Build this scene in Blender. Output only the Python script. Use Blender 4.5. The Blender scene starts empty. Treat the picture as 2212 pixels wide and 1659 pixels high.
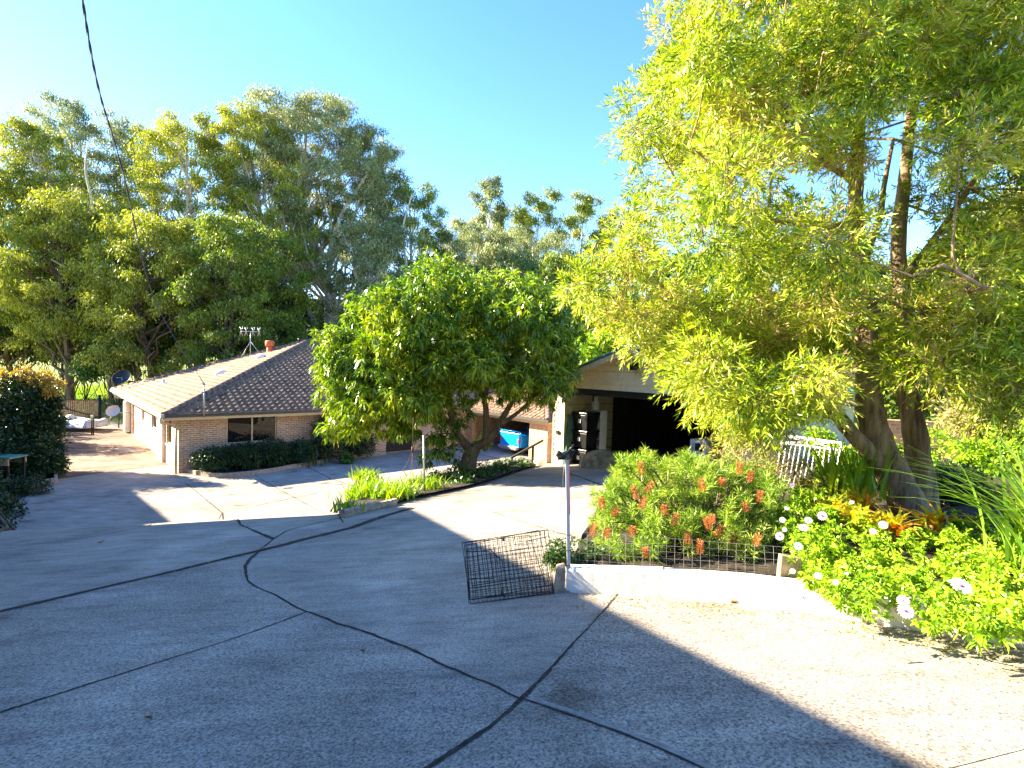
import bpy, math, random
import numpy as np
from mathutils import Vector, Matrix
rng = np.random.default_rng(11); random.seed(11)
C = bpy.context.scene; COL = C.collection
RAD = math.radians
# ------------------------------------------------ camera
FPX = 1160.0; PITCH = RAD(2.1); ROLL = 0.030
R0 = np.array([1, 0, 0.]); FW = np.array([0, math.cos(PITCH), -math.sin(PITCH)]); U0 = np.array([0, math.sin(PITCH), math.cos(PITCH)])
RT = R0*math.cos(ROLL)+U0*math.sin(ROLL); UP = U0*math.cos(ROLL)-R0*math.sin(ROLL)
cam = bpy.data.cameras.new('camera'); co = bpy.data.objects.new('camera', cam); COL.objects.link(co)
cam.sensor_width = 36; cam.lens = 36*FPX/2212; cam.clip_end = 2000; cam.clip_start = .05
M = Matrix(((RT[0], UP[0], -FW[0], 0), (RT[1], UP[1], -FW[1], 0), (RT[2], UP[2], -FW[2], 0), (0, 0, 0, 1)))
co.matrix_world = M; C.camera = co
# ------------------------------------------------ light
SUN_EL = RAD(27); SUN_AZ = math.atan2(-.984, .18)
S = np.array([math.sin(SUN_AZ)*math.cos(SUN_EL), math.cos(SUN_AZ)*math.cos(SUN_EL), math.sin(SUN_EL)])
w = bpy.data.worlds.new('World'); C.world = w; w.use_nodes = True
nt = w.node_tree; sky = nt.nodes.new('ShaderNodeTexSky'); sky.sky_type = 'NISHITA'; sky.sun_disc = False
sky.sun_elevation = SUN_EL; sky.sun_rotation = SUN_AZ; sky.air_density = 1.0; sky.dust_density = .1; sky.ozone_density = 2.6
hsv = nt.nodes.new('ShaderNodeHueSaturation'); hsv.inputs['Saturation'].default_value = 1.22; hsv.inputs['Hue'].default_value = .508; nt.links.new(sky.outputs[0], hsv.inputs['Color']); nt.links.new(hsv.outputs[0], nt.nodes['Background'].inputs[0]); nt.nodes['Background'].inputs[1].default_value = .085
sl = bpy.data.lights.new('sun', 'SUN'); sl.energy = 5; sl.angle = RAD(.5); sl.color = (1, .86, .61)
so = bpy.data.objects.new('sun', sl); COL.objects.link(so)
so.rotation_euler = Vector(-S).to_track_quat('-Z', 'Y').to_euler()
C.view_settings.view_transform = 'Standard'; C.view_settings.look = 'None'; C.view_settings.exposure = 2.8; C.view_settings.gamma = 1
C.render.engine = 'CYCLES'; C.cycles.max_bounces = 6; C.cycles.transparent_max_bounces = 6
# ------------------------------------------------ picture <-> place
def ray(u, v):
    d = FW+RT*(u-1106)/FPX-UP*(v-829.5)/FPX
    return d/d[1]
def at(u, v, D): return ray(u, v)*D
TT = np.array([-2.87, 9.1]); EE = np.array([.2, 16.6]); GC = np.array([1.4, 16.9])
def G(x, y):
    """height of the ground; arrays or floats"""
    x = np.asarray(x, float); y = np.asarray(y, float)
    b = -1.475+.08*x-.1045*y
    pts = [TT, EE, GC, GC+70*np.array([.7455, .6665])]
    best = np.full(np.broadcast(x, y).shape, 1e9); sg = np.zeros_like(best)
    for a, c in zip(pts[:-1], pts[1:]):
        d = c-a; t = np.clip(((x-a[0])*d[0]+(y-a[1])*d[1])/(d@d), 0, 1)
        q0 = a[0]+d[0]*t; q1 = a[1]+d[1]*t; di = np.hypot(x-q0, y-q1)
        cr = d[0]*(y-a[1])-d[1]*(x-a[0]); m = di < best-1e-9
        best = np.where(m, di, best); sg = np.where(m, np.sign(cr), sg)
    k = np.clip(best*sg/.25, 0, 1)
    z = b-k*np.clip(.16*(y-9.1), 0, 1.4)
    z = np.maximum(z, -4.85)
    z = np.where(x > 9, np.maximum(z, -3.0+np.clip((x-9)*.05, 0, 1)), z)
    far = np.hypot(x, y)
    return z+np.clip(far-50, 0, None)*.045
def hit(u, v, h=0):
    d = ray(u, v); ys = np.geomspace(.6, 500, 900)
    f = d[2]*ys-(G(d[0]*ys, ys)+h)
    i = int(np.argmax(f < 0)); lo, hi = ys[max(i-1, 0)], ys[i]
    for _ in range(24):
        m = (lo+hi)/2
        if d[2]*m < G(d[0]*m, m)+h: hi = m
        else: lo = m
    return d*hi
def g3(x, y, h=0): return np.array([x, y, float(G(x, y))+h])
HC = np.array([-13.52, 21.78, -4.85]); ANG = math.atan2(.6665, .7455)
XL = np.array([.7455, .6665, 0]); YL = np.array([-.6665, .7455, 0])
# ------------------------------------------------ materials
def newmat(name):
    m = bpy.data.materials.new(name); m.use_nodes = True
    return m, m.node_tree, m.node_tree.nodes['Principled BSDF']
def N(nt, t, **k):
    n = nt.nodes.new(t)
    for a, b in k.items():
        if a in n.inputs: n.inputs[a].default_value = b
        else: setattr(n, a, b)
    return n
def L(nt, a, b): nt.links.new(a, b)
def ramp(nt, fac, stops):
    r = nt.nodes.new('ShaderNodeValToRGB'); e = r.color_ramp.elements
    while len(e) < len(stops): e.new(.5)
    for q, (p, c) in zip(e, stops): q.position = p; q.color = (*c, 1)
    L(nt, fac, r.inputs[0]); return r.outputs[0]
def flat(name, c, rough=.6, metal=0, var=.12, scale=8, bump=0, spec=.4):
    m, nt, b = newmat(name); tc = N(nt, 'ShaderNodeTexCoord'); n = N(nt, 'ShaderNodeTexNoise', Scale=scale, Detail=6.0)
    L(nt, tc.outputs['Object'], n.inputs['Vector'])
    lo = [x*(1-var*1.6) for x in c]; hi = [min(1, x*(1+var)) for x in c]
    L(nt, ramp(nt, n.outputs['Fac'], [(.3, lo), (.7, hi)]), b.inputs['Base Color'])
    b.inputs['Roughness'].default_value = rough; b.inputs['Metallic'].default_value = metal; b.inputs['Specular IOR Level'].default_value = spec
    if bump:
        bp = N(nt, 'ShaderNodeBump', Strength=bump, Distance=.02); L(nt, n.outputs['Fac'], bp.inputs['Height']); L(nt, bp.outputs[0], b.inputs['Normal'])
    return m
def leafmat(name, cs, trans=.4, rough=.42, nscale=.7, spec=.4):
    m, nt, b = newmat(name); out = nt.nodes['Material Output']
    g = N(nt, 'ShaderNodeNewGeometry'); tc = N(nt, 'ShaderNodeTexCoord'); n = N(nt, 'ShaderNodeTexNoise', Scale=nscale, Detail=3.0)
    L(nt, tc.outputs['Object'], n.inputs['Vector'])
    a = N(nt, 'ShaderNodeMath', operation='MULTIPLY_ADD'); L(nt, n.outputs['Fac'], a.inputs[0]); a.inputs[1].default_value = 1.3; a.inputs[2].default_value = -.4
    s = N(nt, 'ShaderNodeMath', operation='MULTIPLY_ADD'); L(nt, g.outputs['Random Per Island'], s.inputs[0]); s.inputs[1].default_value = .65; L(nt, a.outputs[0], s.inputs[2])
    k = len(cs); col = ramp(nt, s.outputs[0], [(i/(k-1)*.9+.05, c) for i, c in enumerate(cs)])
    L(nt, col, b.inputs['Base Color']); b.inputs['Roughness'].default_value = rough; b.inputs['Specular IOR Level'].default_value = spec
    t = N(nt, 'ShaderNodeBsdfTranslucent'); hs = N(nt, 'ShaderNodeHueSaturation', Saturation=1.15, Value=1.25); L(nt, col, hs.inputs['Color']); L(nt, hs.outputs[0], t.inputs['Color'])
    mx = N(nt, 'ShaderNodeMixShader'); mx.inputs[0].default_value = trans
    L(nt, b.outputs[0], mx.inputs[1]); L(nt, t.outputs[0], mx.inputs[2]); L(nt, mx.outputs[0], out.inputs['Surface'])
    return m
def barkmat(name, c1, c2, scale=6, stretch=.15, bump=.6):
    m, nt, b = newmat(name); tc = N(nt, 'ShaderNodeTexCoord'); mp = N(nt, 'ShaderNodeMapping'); mp.inputs['Scale'].default_value = (1, 1, stretch)
    L(nt, tc.outputs['Object'], mp.inputs[0]); n = N(nt, 'ShaderNodeTexNoise', Scale=scale, Detail=8.0, Roughness=.65); L(nt, mp.outputs[0], n.inputs['Vector'])
    L(nt, ramp(nt, n.outputs['Fac'], [(.35, c1), (.65, c2)]), b.inputs['Base Color']); b.inputs['Roughness'].default_value = .85
    bp = N(nt, 'ShaderNodeBump', Strength=bump, Distance=.03); L(nt, n.outputs['Fac'], bp.inputs['Height']); L(nt, bp.outputs[0], b.inputs['Normal'])
    return m
def concrete(name='exposed_concrete', cs=1.0, k=1.0, seed=0.0):
    m, nt, b = newmat(name); tc = N(nt, 'ShaderNodeTexCoord'); O = tc.outputs['Object']
    big = N(nt, 'ShaderNodeTexNoise', Scale=.55, Detail=7.0, Roughness=.62); L(nt, O, big.inputs['Vector'])
    st = N(nt, 'ShaderNodeTexNoise', Scale=5.0, Detail=8.0, Roughness=.72); mp = N(nt, 'ShaderNodeMapping'); mp.inputs['Rotation'].default_value = (0, 0, RAD(20)); mp.inputs['Scale'].default_value = (.35, 1.3, 1); L(nt, O, mp.inputs[0]); L(nt, mp.outputs[0], st.inputs['Vector'])
    fine = N(nt, 'ShaderNodeTexNoise', Scale=75.0/cs, Detail=3.0, Roughness=.75); L(nt, O, fine.inputs['Vector'])
    vo = N(nt, 'ShaderNodeTexVoronoi', Scale=105.0/cs); L(nt, O, vo.inputs['Vector'])
    c1 = ramp(nt, big.outputs['Fac'], [(.30, (.28, .25, .225)), (.46, (.39, .345, .30)), (.56, (.43, .38, .325)), (.72, (.53, .46, .385))])
    spot = N(nt, 'ShaderNodeTexNoise', Scale=1.7, Detail=2.0, Roughness=.4); L(nt, O, spot.inputs['Vector'])
    c2 = ramp(nt, st.outputs['Fac'], [(.32, (.6, .58, .6)), (.5, (.9, .9, .9)), (.7, (1.12, 1.1, 1.07))])
    mx = N(nt, 'ShaderNodeMix', data_type='RGBA', blend_type='MULTIPLY'); mx.inputs[0].default_value = 1; L(nt, c1, mx.inputs[6]); L(nt, c2, mx.inputs[7])
    sp = ramp(nt, fine.outputs['Fac'], [(.35, (1-.75*k, 1-.75*k, 1-.74*k)), (.46, (1-.3*k, 1-.31*k, 1-.3*k)), (.56, (1.0, 1, 1)), (.68, (1+.32*k, 1+.3*k, 1+.27*k))])
    mx2 = N(nt, 'ShaderNodeMix', data_type='RGBA', blend_type='MULTIPLY'); mx2.inputs[0].default_value = 1; L(nt, mx.outputs[2], mx2.inputs[6]); L(nt, sp, mx2.inputs[7])
    vr = ramp(nt, vo.outputs['Color'], [(.1, (.45, .42, .42)), (.35, (.95, .95, .95)), (1, (1.15, 1.12, 1.05))])
    mx3 = N(nt, 'ShaderNodeMix', data_type='RGBA', blend_type='MULTIPLY'); mx3.inputs[0].default_value = min(1, .6*k); L(nt, mx2.outputs[2], mx3.inputs[6]); L(nt, vr, mx3.inputs[7])
    sr = ramp(nt, spot.outputs['Fac'], [(.24, (.5, .48, .45)), (.33, (.88, .87, .85)), (.6, (1, 1, 1)), (.72, (1.12, 1.12, 1.14))])
    mx4 = N(nt, 'ShaderNodeMix', data_type='RGBA', blend_type='MULTIPLY'); mx4.inputs[0].default_value = 1; L(nt, mx3.outputs[2], mx4.inputs[6]); L(nt, sr, mx4.inputs[7])
    L(nt, mx4.outputs[2], b.inputs['Base Color']); b.inputs['Roughness'].default_value = .8; b.inputs['Specular IOR Level'].default_value = .25
    bp = N(nt, 'ShaderNodeBump', Strength=.35, Distance=.006); L(nt, fine.outputs['Fac'], bp.inputs['Height']); L(nt, bp.outputs[0], b.inputs['Normal'])
    return m
def brick(name, c1, c2, mortar):
    m, nt, b = newmat(name); tc = N(nt, 'ShaderNodeTexCoord'); sx = N(nt, 'ShaderNodeSeparateXYZ'); L(nt, tc.outputs['Object'], sx.inputs[0])
    a = N(nt, 'ShaderNodeMath', operation='ADD'); L(nt, sx.outputs[0], a.inputs[0]); L(nt, sx.outputs[1], a.inputs[1])
    cx = N(nt, 'ShaderNodeCombineXYZ'); L(nt, a.outputs[0], cx.inputs[0]); L(nt, sx.outputs[2], cx.inputs[1])
    br = N(nt, 'ShaderNodeTexBrick', Scale=1.0); br.inputs['Brick Width'].default_value = .24; br.inputs['Row Height'].default_value = .086
    br.inputs['Mortar Size'].default_value = .013; br.inputs['Color1'].default_value = (*c1, 1); br.inputs['Color2'].default_value = (*c2, 1); br.inputs['Mortar'].default_value = (*mortar, 1)
    br.inputs['Mortar Smooth'].default_value = .3; br.inputs['Bias'].default_value = 0
    L(nt, cx.outputs[0], br.inputs['Vector']); n = N(nt, 'ShaderNodeTexNoise', Scale=9.0, Detail=6.0); L(nt, tc.outputs['Object'], n.inputs['Vector'])
    v = ramp(nt, n.outputs['Fac'], [(.3, (.75, .72, .7)), (.7, (1.15, 1.15, 1.15))])
    mx = N(nt, 'ShaderNodeMix', data_type='RGBA', blend_type='MULTIPLY'); mx.inputs[0].default_value = 1; L(nt, br.outputs['Color'], mx.inputs[6]); L(nt, v, mx.inputs[7])
    L(nt, mx.outputs[2], b.inputs['Base Color']); b.inputs['Roughness'].default_value = .85
    bp = N(nt, 'ShaderNodeBump', Strength=.5, Distance=.01, invert=True); L(nt, br.outputs['Fac'], bp.inputs['Height']); L(nt, bp.outputs[0], b.inputs['Normal'])
    return m
MT = {}
MT['concrete'] = concrete('fine_concrete', 1.0, .75)
MT['shadepath'] = flat('shade_brown_path', (.20, .135, .10), .85, var=.35, scale=1.5, bump=.1)  # brown tone of the shaded side path put into the colour
MT['coarse'] = concrete('coarse_concrete', 1.1, .98)
MT['coarse2'] = concrete('worn_concrete', 1.2, 1.02)
MT['trowel'] = flat('trowelled_concrete', (.24, .225, .21), .75, scale=30, var=.2, bump=.1)
MT['joint'] = flat('joint_dirt', (.03, .026, .022), .95, var=.6, scale=40)
MT['brick'] = brick('blond_brick', (.38, .20, .095), (.56, .34, .18), (.66, .58, .48))
MT['redbrick'] = brick('orange_brick', (.50, .24, .11), (.60, .33, .17), (.5, .4, .3))
MT['tile'] = flat('concrete_roof_tile', (.26, .155, .095), .75, var=.35, scale=3, bump=.1)
MT['ridge'] = flat('ridge_tile', (.20, .13, .10), .75, var=.3, scale=5)
MT['gutter'] = flat('dark_gutter', (.05, .045, .04), .45)
MT['litgutter'] = flat('sunlit_gutter', (.35, .36, .33), .4)  # sunlight on the left gutter run put into this paler colour
MT['trim'] = flat('cream_trim', (.62, .50, .33), .5, var=.06)
MT['cream'] = flat('cream_cladding', (.72, .60, .38), .55, var=.07)
MT['white'] = flat('white_paint', (.78, .77, .74), .5, var=.06)
MT['whitewood'] = flat('white_painted_sleeper', (.80, .76, .70), .7, var=.12, scale=12, bump=.3)
MT['kerb'] = flat('garden_kerb', (.36, .30, .24), .85, var=.3, scale=14, bump=.3)
MT['soil'] = flat('garden_soil', (.035, .024, .016), .95, var=.5, scale=18, bump=1)
MT['black'] = flat('black_metal', (.012, .012, .013), .45)
MT['plastic'] = flat('black_plastic', (.015, .015, .018), .3)
MT['galv'] = flat('galvanised_wire', (.45, .45, .43), .35, metal=.6, var=.2, scale=30)
MT['alu'] = flat('grey_aluminium', (.62, .63, .65), .35, metal=.4, var=.1)
MT['rust'] = flat('rusty_wire', (.11, .06, .035), .8, var=.4, scale=40)
MT['red'] = flat('red_strip', (.5, .05, .02), .5)
MT['timber'] = flat('weathered_timber', (.40, .27, .15), .8, var=.35, scale=10, bump=.4)
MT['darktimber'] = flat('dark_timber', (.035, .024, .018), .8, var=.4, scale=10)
MT['green_tin'] = flat('green_steel_roof', (.03, .17, .15), .35, var=.1)
MT['blue'] = flat('blue_car_paint', (.004, .22, .75), .18, var=.05, spec=.7)
MT['chrome'] = flat('grey_bumper', (.42, .38, .37), .3, metal=.5)
MT['terra'] = flat('terracotta', (.55, .13, .05), .7)
MT['dome'] = flat('white_dome', (.75, .72, .75), .3)
MT['cable'] = flat('overhead_cable', (.01, .02, .09), .35)
MT['stone'] = flat('sandstone', (.38, .28, .2), .9, var=.4, scale=9, bump=.7)
MT['canvas'] = flat('tan_canvas', (.33, .23, .13), .85, var=.35, scale=5, bump=.3)
MT['slab'] = flat('garage_slab', (.3, .28, .26), .8, var=.25, scale=5)
MT['tarp'] = flat('pale_tarp', (.5, .52, .62), .55, var=.25, scale=4, bump=.5)
MT['dead'] = flat('dead_stick', (.30, .17, .09), .9, var=.4, scale=20, bump=.6)
MT['panel'] = flat('white_wall_panel', (.75, .70, .62), .6, var=.06)
def glassmat():
    m, nt, b = newmat('window_glass'); b.inputs['Base Color'].default_value = (.006, .007, .008, 1); b.inputs['Roughness'].default_value = .02; b.inputs['Specular IOR Level'].default_value = .35
    return m
MT['glass'] = glassmat()
MT['bark_br'] = barkmat('bottlebrush_bark', (.13, .08, .045), (.50, .34, .20), 14, .12, .9)
MT['bark_gum'] = barkmat('gum_bark', (.38, .28, .20), (.72, .66, .60), 1.6, .25, .2)
MT['bark_dark'] = barkmat('dark_bark', (.05, .035, .02), (.20, .14, .09), 8, .2)
MT['bark_mango'] = barkmat('mango_bark', (.09, .06, .035), (.24, .17, .10), 6, .3)
MT['twig'] = flat('tan_twig', (.30, .20, .12), .85, var=.3)
MT['lf_br'] = leafmat('bottlebrush_leaf', [(.03, .085, .008), (.11, .21, .012), (.30, .42, .018), (.56, .60, .05), (.48, .36, .16)], .27, .4, 1.1)
MT['lf_mango'] = leafmat('mango_leaf', [(.02, .06, .008), (.07, .155, .012), (.22, .35, .018), (.48, .52, .035)], .25, .3, .9, .5)
MT['lf_gumA'] = leafmat('gum_leaf_grey', [(.05, .075, .03), (.17, .21, .085), (.44, .46, .20)], .3, .5, .25)
MT['lf_gumB'] = leafmat('gum_leaf_olive', [(.05, .08, .015), (.20, .25, .035), (.54, .53, .08)], .3, .5, .25)
MT['lf_gumC'] = leafmat('gum_leaf_green', [(.03, .07, .015), (.12, .18, .025), (.32, .40, .05)], .3, .5, .3)
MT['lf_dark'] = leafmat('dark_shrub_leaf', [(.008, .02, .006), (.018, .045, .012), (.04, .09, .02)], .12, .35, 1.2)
MT['lf_under'] = leafmat('understory_leaf', [(.02, .05, .012), (.05, .12, .02), (.10, .22, .03)], .2, .4, .5)
MT['lf_banksia'] = leafmat('banksia_leaf', [(.04, .11, .015), (.15, .27, .025), (.32, .44, .05), (.42, .48, .12)], .3, .4, 1.6)
MT['lf_daisy'] = leafmat('daisy_leaf', [(.08, .20, .012), (.24, .42, .018), (.44, .56, .035)], .28, .4, 2)
MT['lf_strap'] = leafmat('strap_leaf', [(.10, .22, .015), (.22, .38, .02), (.42, .52, .04)], .35, .35, 1.5)
MT['lf_flax'] = leafmat('flax_leaf', [(.07, .17, .02), (.16, .30, .03), (.30, .40, .06)], .3, .3, 1.5)
MT['lf_brom'] = leafmat('yellow_bromeliad', [(.30, .38, .02), (.50, .50, .02), (.60, .52, .03), (.55, .20, .03), (.40, .06, .04)], .4, .3, 2)
MT['lf_bare'] = leafmat('dry_leaf', [(.25, .18, .08), (.38, .32, .12), (.30, .36, .08)], .35, .5, 2)
MT['spike'] = leafmat('banksia_bristle', [(.20, .065, .025), (.40, .14, .045), (.52, .24, .09)], .2, .7, 9)
MT['petal'] = leafmat('daisy_petal', [(.55, .30, .66), (.78, .62, .84), (.86, .78, .9)], .3, .5, 5)
MT['purple'] = flat('flower_eye', (.18, .03, .30), .6)
MT['grass'] = leafmat('grass_blade', [(.09, .20, .015), (.20, .36, .02), (.38, .46, .04)], .35, .5, .5)
def groundmat():
    m, nt, b = newmat('grassy_ground'); tc = N(nt, 'ShaderNodeTexCoord')
    n = N(nt, 'ShaderNodeTexNoise', Scale=.12, Detail=8.0, Roughness=.65); L(nt, tc.outputs['Object'], n.inputs['Vector'])
    f = N(nt, 'ShaderNodeTexNoise', Scale=9.0, Detail=6.0, Roughness=.7); L(nt, tc.outputs['Object'], f.inputs['Vector'])
    c = ramp(nt, n.outputs['Fac'], [(.3, (.10, .20, .015)), (.5, (.24, .34, .03)), (.62, (.42, .38, .06)), (.75, (.34, .22, .10))])
    v = ramp(nt, f.outputs['Fac'], [(.3, (.4, .4, .4)), (.7, (1.2, 1.2, 1.2))])
    mx = N(nt, 'ShaderNodeMix', data_type='RGBA', blend_type='MULTIPLY'); mx.inputs[0].default_value = 1; L(nt, c, mx.inputs[6]); L(nt, v, mx.inputs[7])
    L(nt, mx.outputs[2], b.inputs['Base Color']); b.inputs['Roughness'].default_value = .95
    bp = N(nt, 'ShaderNodeBump', Strength=1, Distance=.1); L(nt, f.outputs['Fac'], bp.inputs['Height']); L(nt, bp.outputs[0], b.inputs['Normal'])
    return m
MT['ground'] = groundmat()
# ------------------------------------------------ mesh helpers
def tag(o, label=None, cat=None, group=None, kind=None):
    if label: o['label'] = label
    if cat: o['category'] = cat
    if group: o['group'] = group
    if kind: o['kind'] = kind
    return o
def thing(name, label, cat, loc=(0, 0, 0), rz=0, group=None):
    o = bpy.data.objects.new(name, None); COL.objects.link(o); o.location = [float(q) for q in loc]; o.rotation_euler = (0, 0, rz); o.empty_display_size = .2
    return tag(o, label, cat, group)
def link_np(name, V, Q, mat, parent=None, world=True, smooth=False, mi=None):
    """V (n,3); Q (m,4) quads"""
    me = bpy.data.meshes.new(name); V = np.asarray(V, np.float32)
    if parent is not None and world: V = V-np.array(parent.location, np.float32)
    Q = np.asarray(Q, np.int32); me.vertices.add(len(V)); me.vertices.foreach_set('co', V.ravel())
    k = Q.shape[1]; me.loops.add(len(Q)*k); me.loops.foreach_set('vertex_index', Q.ravel())
    me.polygons.add(len(Q)); me.polygons.foreach_set('loop_start', np.arange(0, len(Q)*k, k, dtype=np.int32)); me.polygons.foreach_set('loop_total', np.full(len(Q), k, np.int32))
    if mi is not None: me.polygons.foreach_set('material_index', np.asarray(mi, np.int32))
    if smooth: me.polygons.foreach_set('use_smooth', np.ones(len(Q), bool))
    me.update(calc_edges=True); me.validate()
    o = bpy.data.objects.new(name, me); COL.objects.link(o)
    for q in (mat if isinstance(mat, (list, tuple)) else [mat]): me.materials.append(q)
    if parent is not None: o.parent = parent
    return o
class MB:
    def __init__(s): s.v = []; s.f = []; s.sm = []
    def face(s, pts, smooth=False):
        i = len(s.v); s.v += [tuple(map(float, p)) for p in pts]; s.f.append(tuple(range(i, i+len(pts)))); s.sm.append(smooth); return s
    def box(s, x0, y0, z0, x1, y1, z1):
        return s.hexa([(x0, y0, z0), (x1, y0, z0), (x1, y1, z0), (x0, y1, z0)], [(x0, y0, z1), (x1, y0, z1), (x1, y1, z1), (x0, y1, z1)])
    def hexa(s, b, t):
        i = len(s.v); s.v += [tuple(map(float, p)) for p in list(b)+list(t)]; n = len(b)
        s.f.append(tuple(i+n-1-k for k in range(n))); s.f.append(tuple(i+n+k for k in range(n)))
        for k in range(n): s.f.append((i+k, i+(k+1) % n, i+n+(k+1) % n, i+n+k))
        s.sm += [False]*(n+2); return s
    def beam(s, a, b, w, h, up=(0, 0, 1)):
        a = np.array(a, float); b = np.array(b, float); d = b-a; d /= np.linalg.norm(d); sd = np.cross(d, up)
        if np.linalg.norm(sd) < 1e-4: sd = np.cross(d, (1, 0, 0))
        sd /= np.linalg.norm(sd); u = np.cross(sd, d)
        c = [(-1, -1), (1, -1), (1, 1), (-1, 1)]
        return s.hexa([a+sd*p*w/2+u*q*h/2 for p, q in c], [b+sd*p*w/2+u*q*h/2 for p, q in c])
    def tube(s, pts, rad, n=8, cap=True, jitter=0):
        pts = [np.array(p, float) for p in pts]
        if not hasattr(rad, '__len__'): rad = [rad]*len(pts)
        i0 = len(s.v); ref = None
        for k, p in enumerate(pts):
            d = pts[min(k+1, len(pts)-1)]-pts[max(k-1, 0)]; d /= (np.linalg.norm(d)+1e-9)
            if ref is None: ref = np.cross(d, (0.3, .9, .1)) if abs(d[1]) < .9 else np.cross(d, (1, 0, 0))
            ref = ref-d*(ref@d); ref /= (np.linalg.norm(ref)+1e-9); u = np.cross(d, ref)
            for q in range(n):
                a = 2*math.pi*q/n; r = rad[k]*(1+(random.random()-.5)*jitter)
                s.v.append(tuple(p+(ref*math.cos(a)+u*math.sin(a))*r))
        for k in range(len(pts)-1):
            for q in range(n):
                s.f.append((i0+k*n+q, i0+k*n+(q+1) % n, i0+(k+1)*n+(q+1) % n, i0+(k+1)*n+q)); s.sm.append(True)
        if cap:
            s.f.append(tuple(i0+n-1-q for q in range(n))); s.f.append(tuple(i0+(len(pts)-1)*n+q for q in range(n))); s.sm += [False, False]
        return s
    def lathe(s, c, prof, n=16, axis=(0, 0, 1)):
        ax = np.array(axis, float); ax /= np.linalg.norm(ax); a = np.cross(ax, (0, 1, 0) if abs(ax[1]) < .9 else (1, 0, 0)); a /= np.linalg.norm(a); b = np.cross(ax, a); i0 = len(s.v); c = np.array(c, float)
        for r, z in prof:
            for q in range(n):
                t = 2*math.pi*q/n; s.v.append(tuple(c+ax*z+(a*math.cos(t)+b*math.sin(t))*r))
        for k in range(len(prof)-1):
            for q in range(n): s.f.append((i0+k*n+q, i0+k*n+(q+1) % n, i0+(k+1)*n+(q+1) % n, i0+(k+1)*n+q)); s.sm.append(True)
        return s
    def build(s, name, mat, parent=None, world=False, bevel=0):
        me = bpy.data.meshes.new(name); V = np.array(s.v)
        if parent is not None and world: V = V-np.array(parent.location)
        me.from_pydata([tuple(p) for p in V], [], s.f); me.polygons.foreach_set('use_smooth', s.sm); me.update()
        o = bpy.data.objects.new(name, me); COL.objects.link(o); me.materials.append(MT[mat] if isinstance(mat, str) else mat)
        if parent is not None: o.parent = parent
        if bevel:
            b = o.modifiers.new('b', 'BEVEL'); b.width = bevel; b.segments = 2; b.limit_method = 'ANGLE'
        return o
def unit(a): return a/(np.linalg.norm(a, axis=-1, keepdims=True)+1e-9)
def leafquads(P, Dn, Ln, Wd, sag=.15, mid=.42):
    """rhombic leaf blades, a bit bent: base P, axis Dn"""
    n = len(P); r = rng.normal(size=(n, 3)); sd = unit(np.cross(Dn, r)); nm = unit(np.cross(sd, Dn))
    Ln = np.broadcast_to(Ln, (n,))[:, None]; Wd = np.broadcast_to(Wd, (n,))[:, None]
    m = P+Dn*Ln*mid+nm*Ln*sag*.3; V = np.stack([P, m+sd*Wd/2, P+Dn*Ln-np.array([0, 0, 1.])*Ln*sag, m-sd*Wd/2], 1).reshape(-1, 3)
    return V, np.arange(4*n).reshape(n, 4)
def ball(n, shell=.55):
    d = unit(rng.normal(size=(n, 3))); r = (shell+(1-shell)*rng.random(n))[:, None]
    return d*r, d
def inpoly(u, v, P):
    c = False; j = len(P)-1
    for i in range(len(P)):
        if (P[i][1] > v) != (P[j][1] > v) and u < (P[j][0]-P[i][0])*(v-P[i][1])/(P[j][1]-P[i][1])+P[i][0]: c = not c
        j = i
    return c
def wobble(a, b, n=5, k=.08):
    a = np.array(a, float); b = np.array(b, float); ln = np.linalg.norm(b-a)
    return [a+(b-a)*t+(rng.normal(size=3)*ln*k*math.sin(math.pi*t)) for t in np.linspace(0, 1, n)]
def poly(pts, n=6):
    """smooth polyline (catmull-rom)"""
    p = [np.array(q, float) for q in pts]; p = [2*p[0]-p[1]]+p+[2*p[-1]-p[-2]]; o = []
    for i in range(1, len(p)-2):
        for t in np.linspace(0, 1, n, endpoint=False):
            o.append(.5*((2*p[i])+(-p[i-1]+p[i+1])*t+(2*p[i-1]-5*p[i]+4*p[i+1]-p[i+2])*t*t+(-p[i-1]+3*p[i]-3*p[i+1]+p[i+2])*t**3))
    return o+[p[-2]]
# ------------------------------------------------ ground, driveway
def axis_vals(lo, hi, st, far, k=1.35):
    a = list(np.arange(lo, hi+1e-6, st)); s = st
    while a[-1] < far: s *= k; a.append(a[-1]+s)
    s = st
    while a[0] > -far: s *= k; a.insert(0, a[0]-s)
    return np.array(a)
XS = axis_vals(-24, 22, .25, 420); YS = axis_vals(-4, 42, .25, 420)
def sheet(name, xs, ys, h, mat):
    X, Y = np.meshgrid(xs, ys); Z = G(X, Y)+h; V = np.stack([X, Y, Z], -1).reshape(-1, 3); nx = len(xs)
    i, j = np.meshgrid(np.arange(nx-1), np.arange(len(ys)-1)); b = (j*nx+i).ravel()
    return link_np(name, V, np.stack([b, b+1, b+nx+1, b+nx], 1), mat)
tag(sheet('ground', XS, YS, -.06, MT['ground']), kind='structure')
dx = XS[(XS > -34) & (XS < 12.1)]; dy = YS[(YS > -4.1) & (YS < 37.6)]
drive = tag(sheet('driveway', dx, dy, 0, MT['concrete']), kind='structure')
def Gs(p, h): return np.array([p[0], p[1], float(G(p[0], p[1]))+h])
def dens(pts, st=.25):
    o = []
    for a, b in zip(pts[:-1], pts[1:]):
        n = max(1, int(np.linalg.norm(b-a)/st)); o += [a+(b-a)*t for t in np.linspace(0, 1, n, endpoint=False)]
    return o+[pts[-1]]
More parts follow.
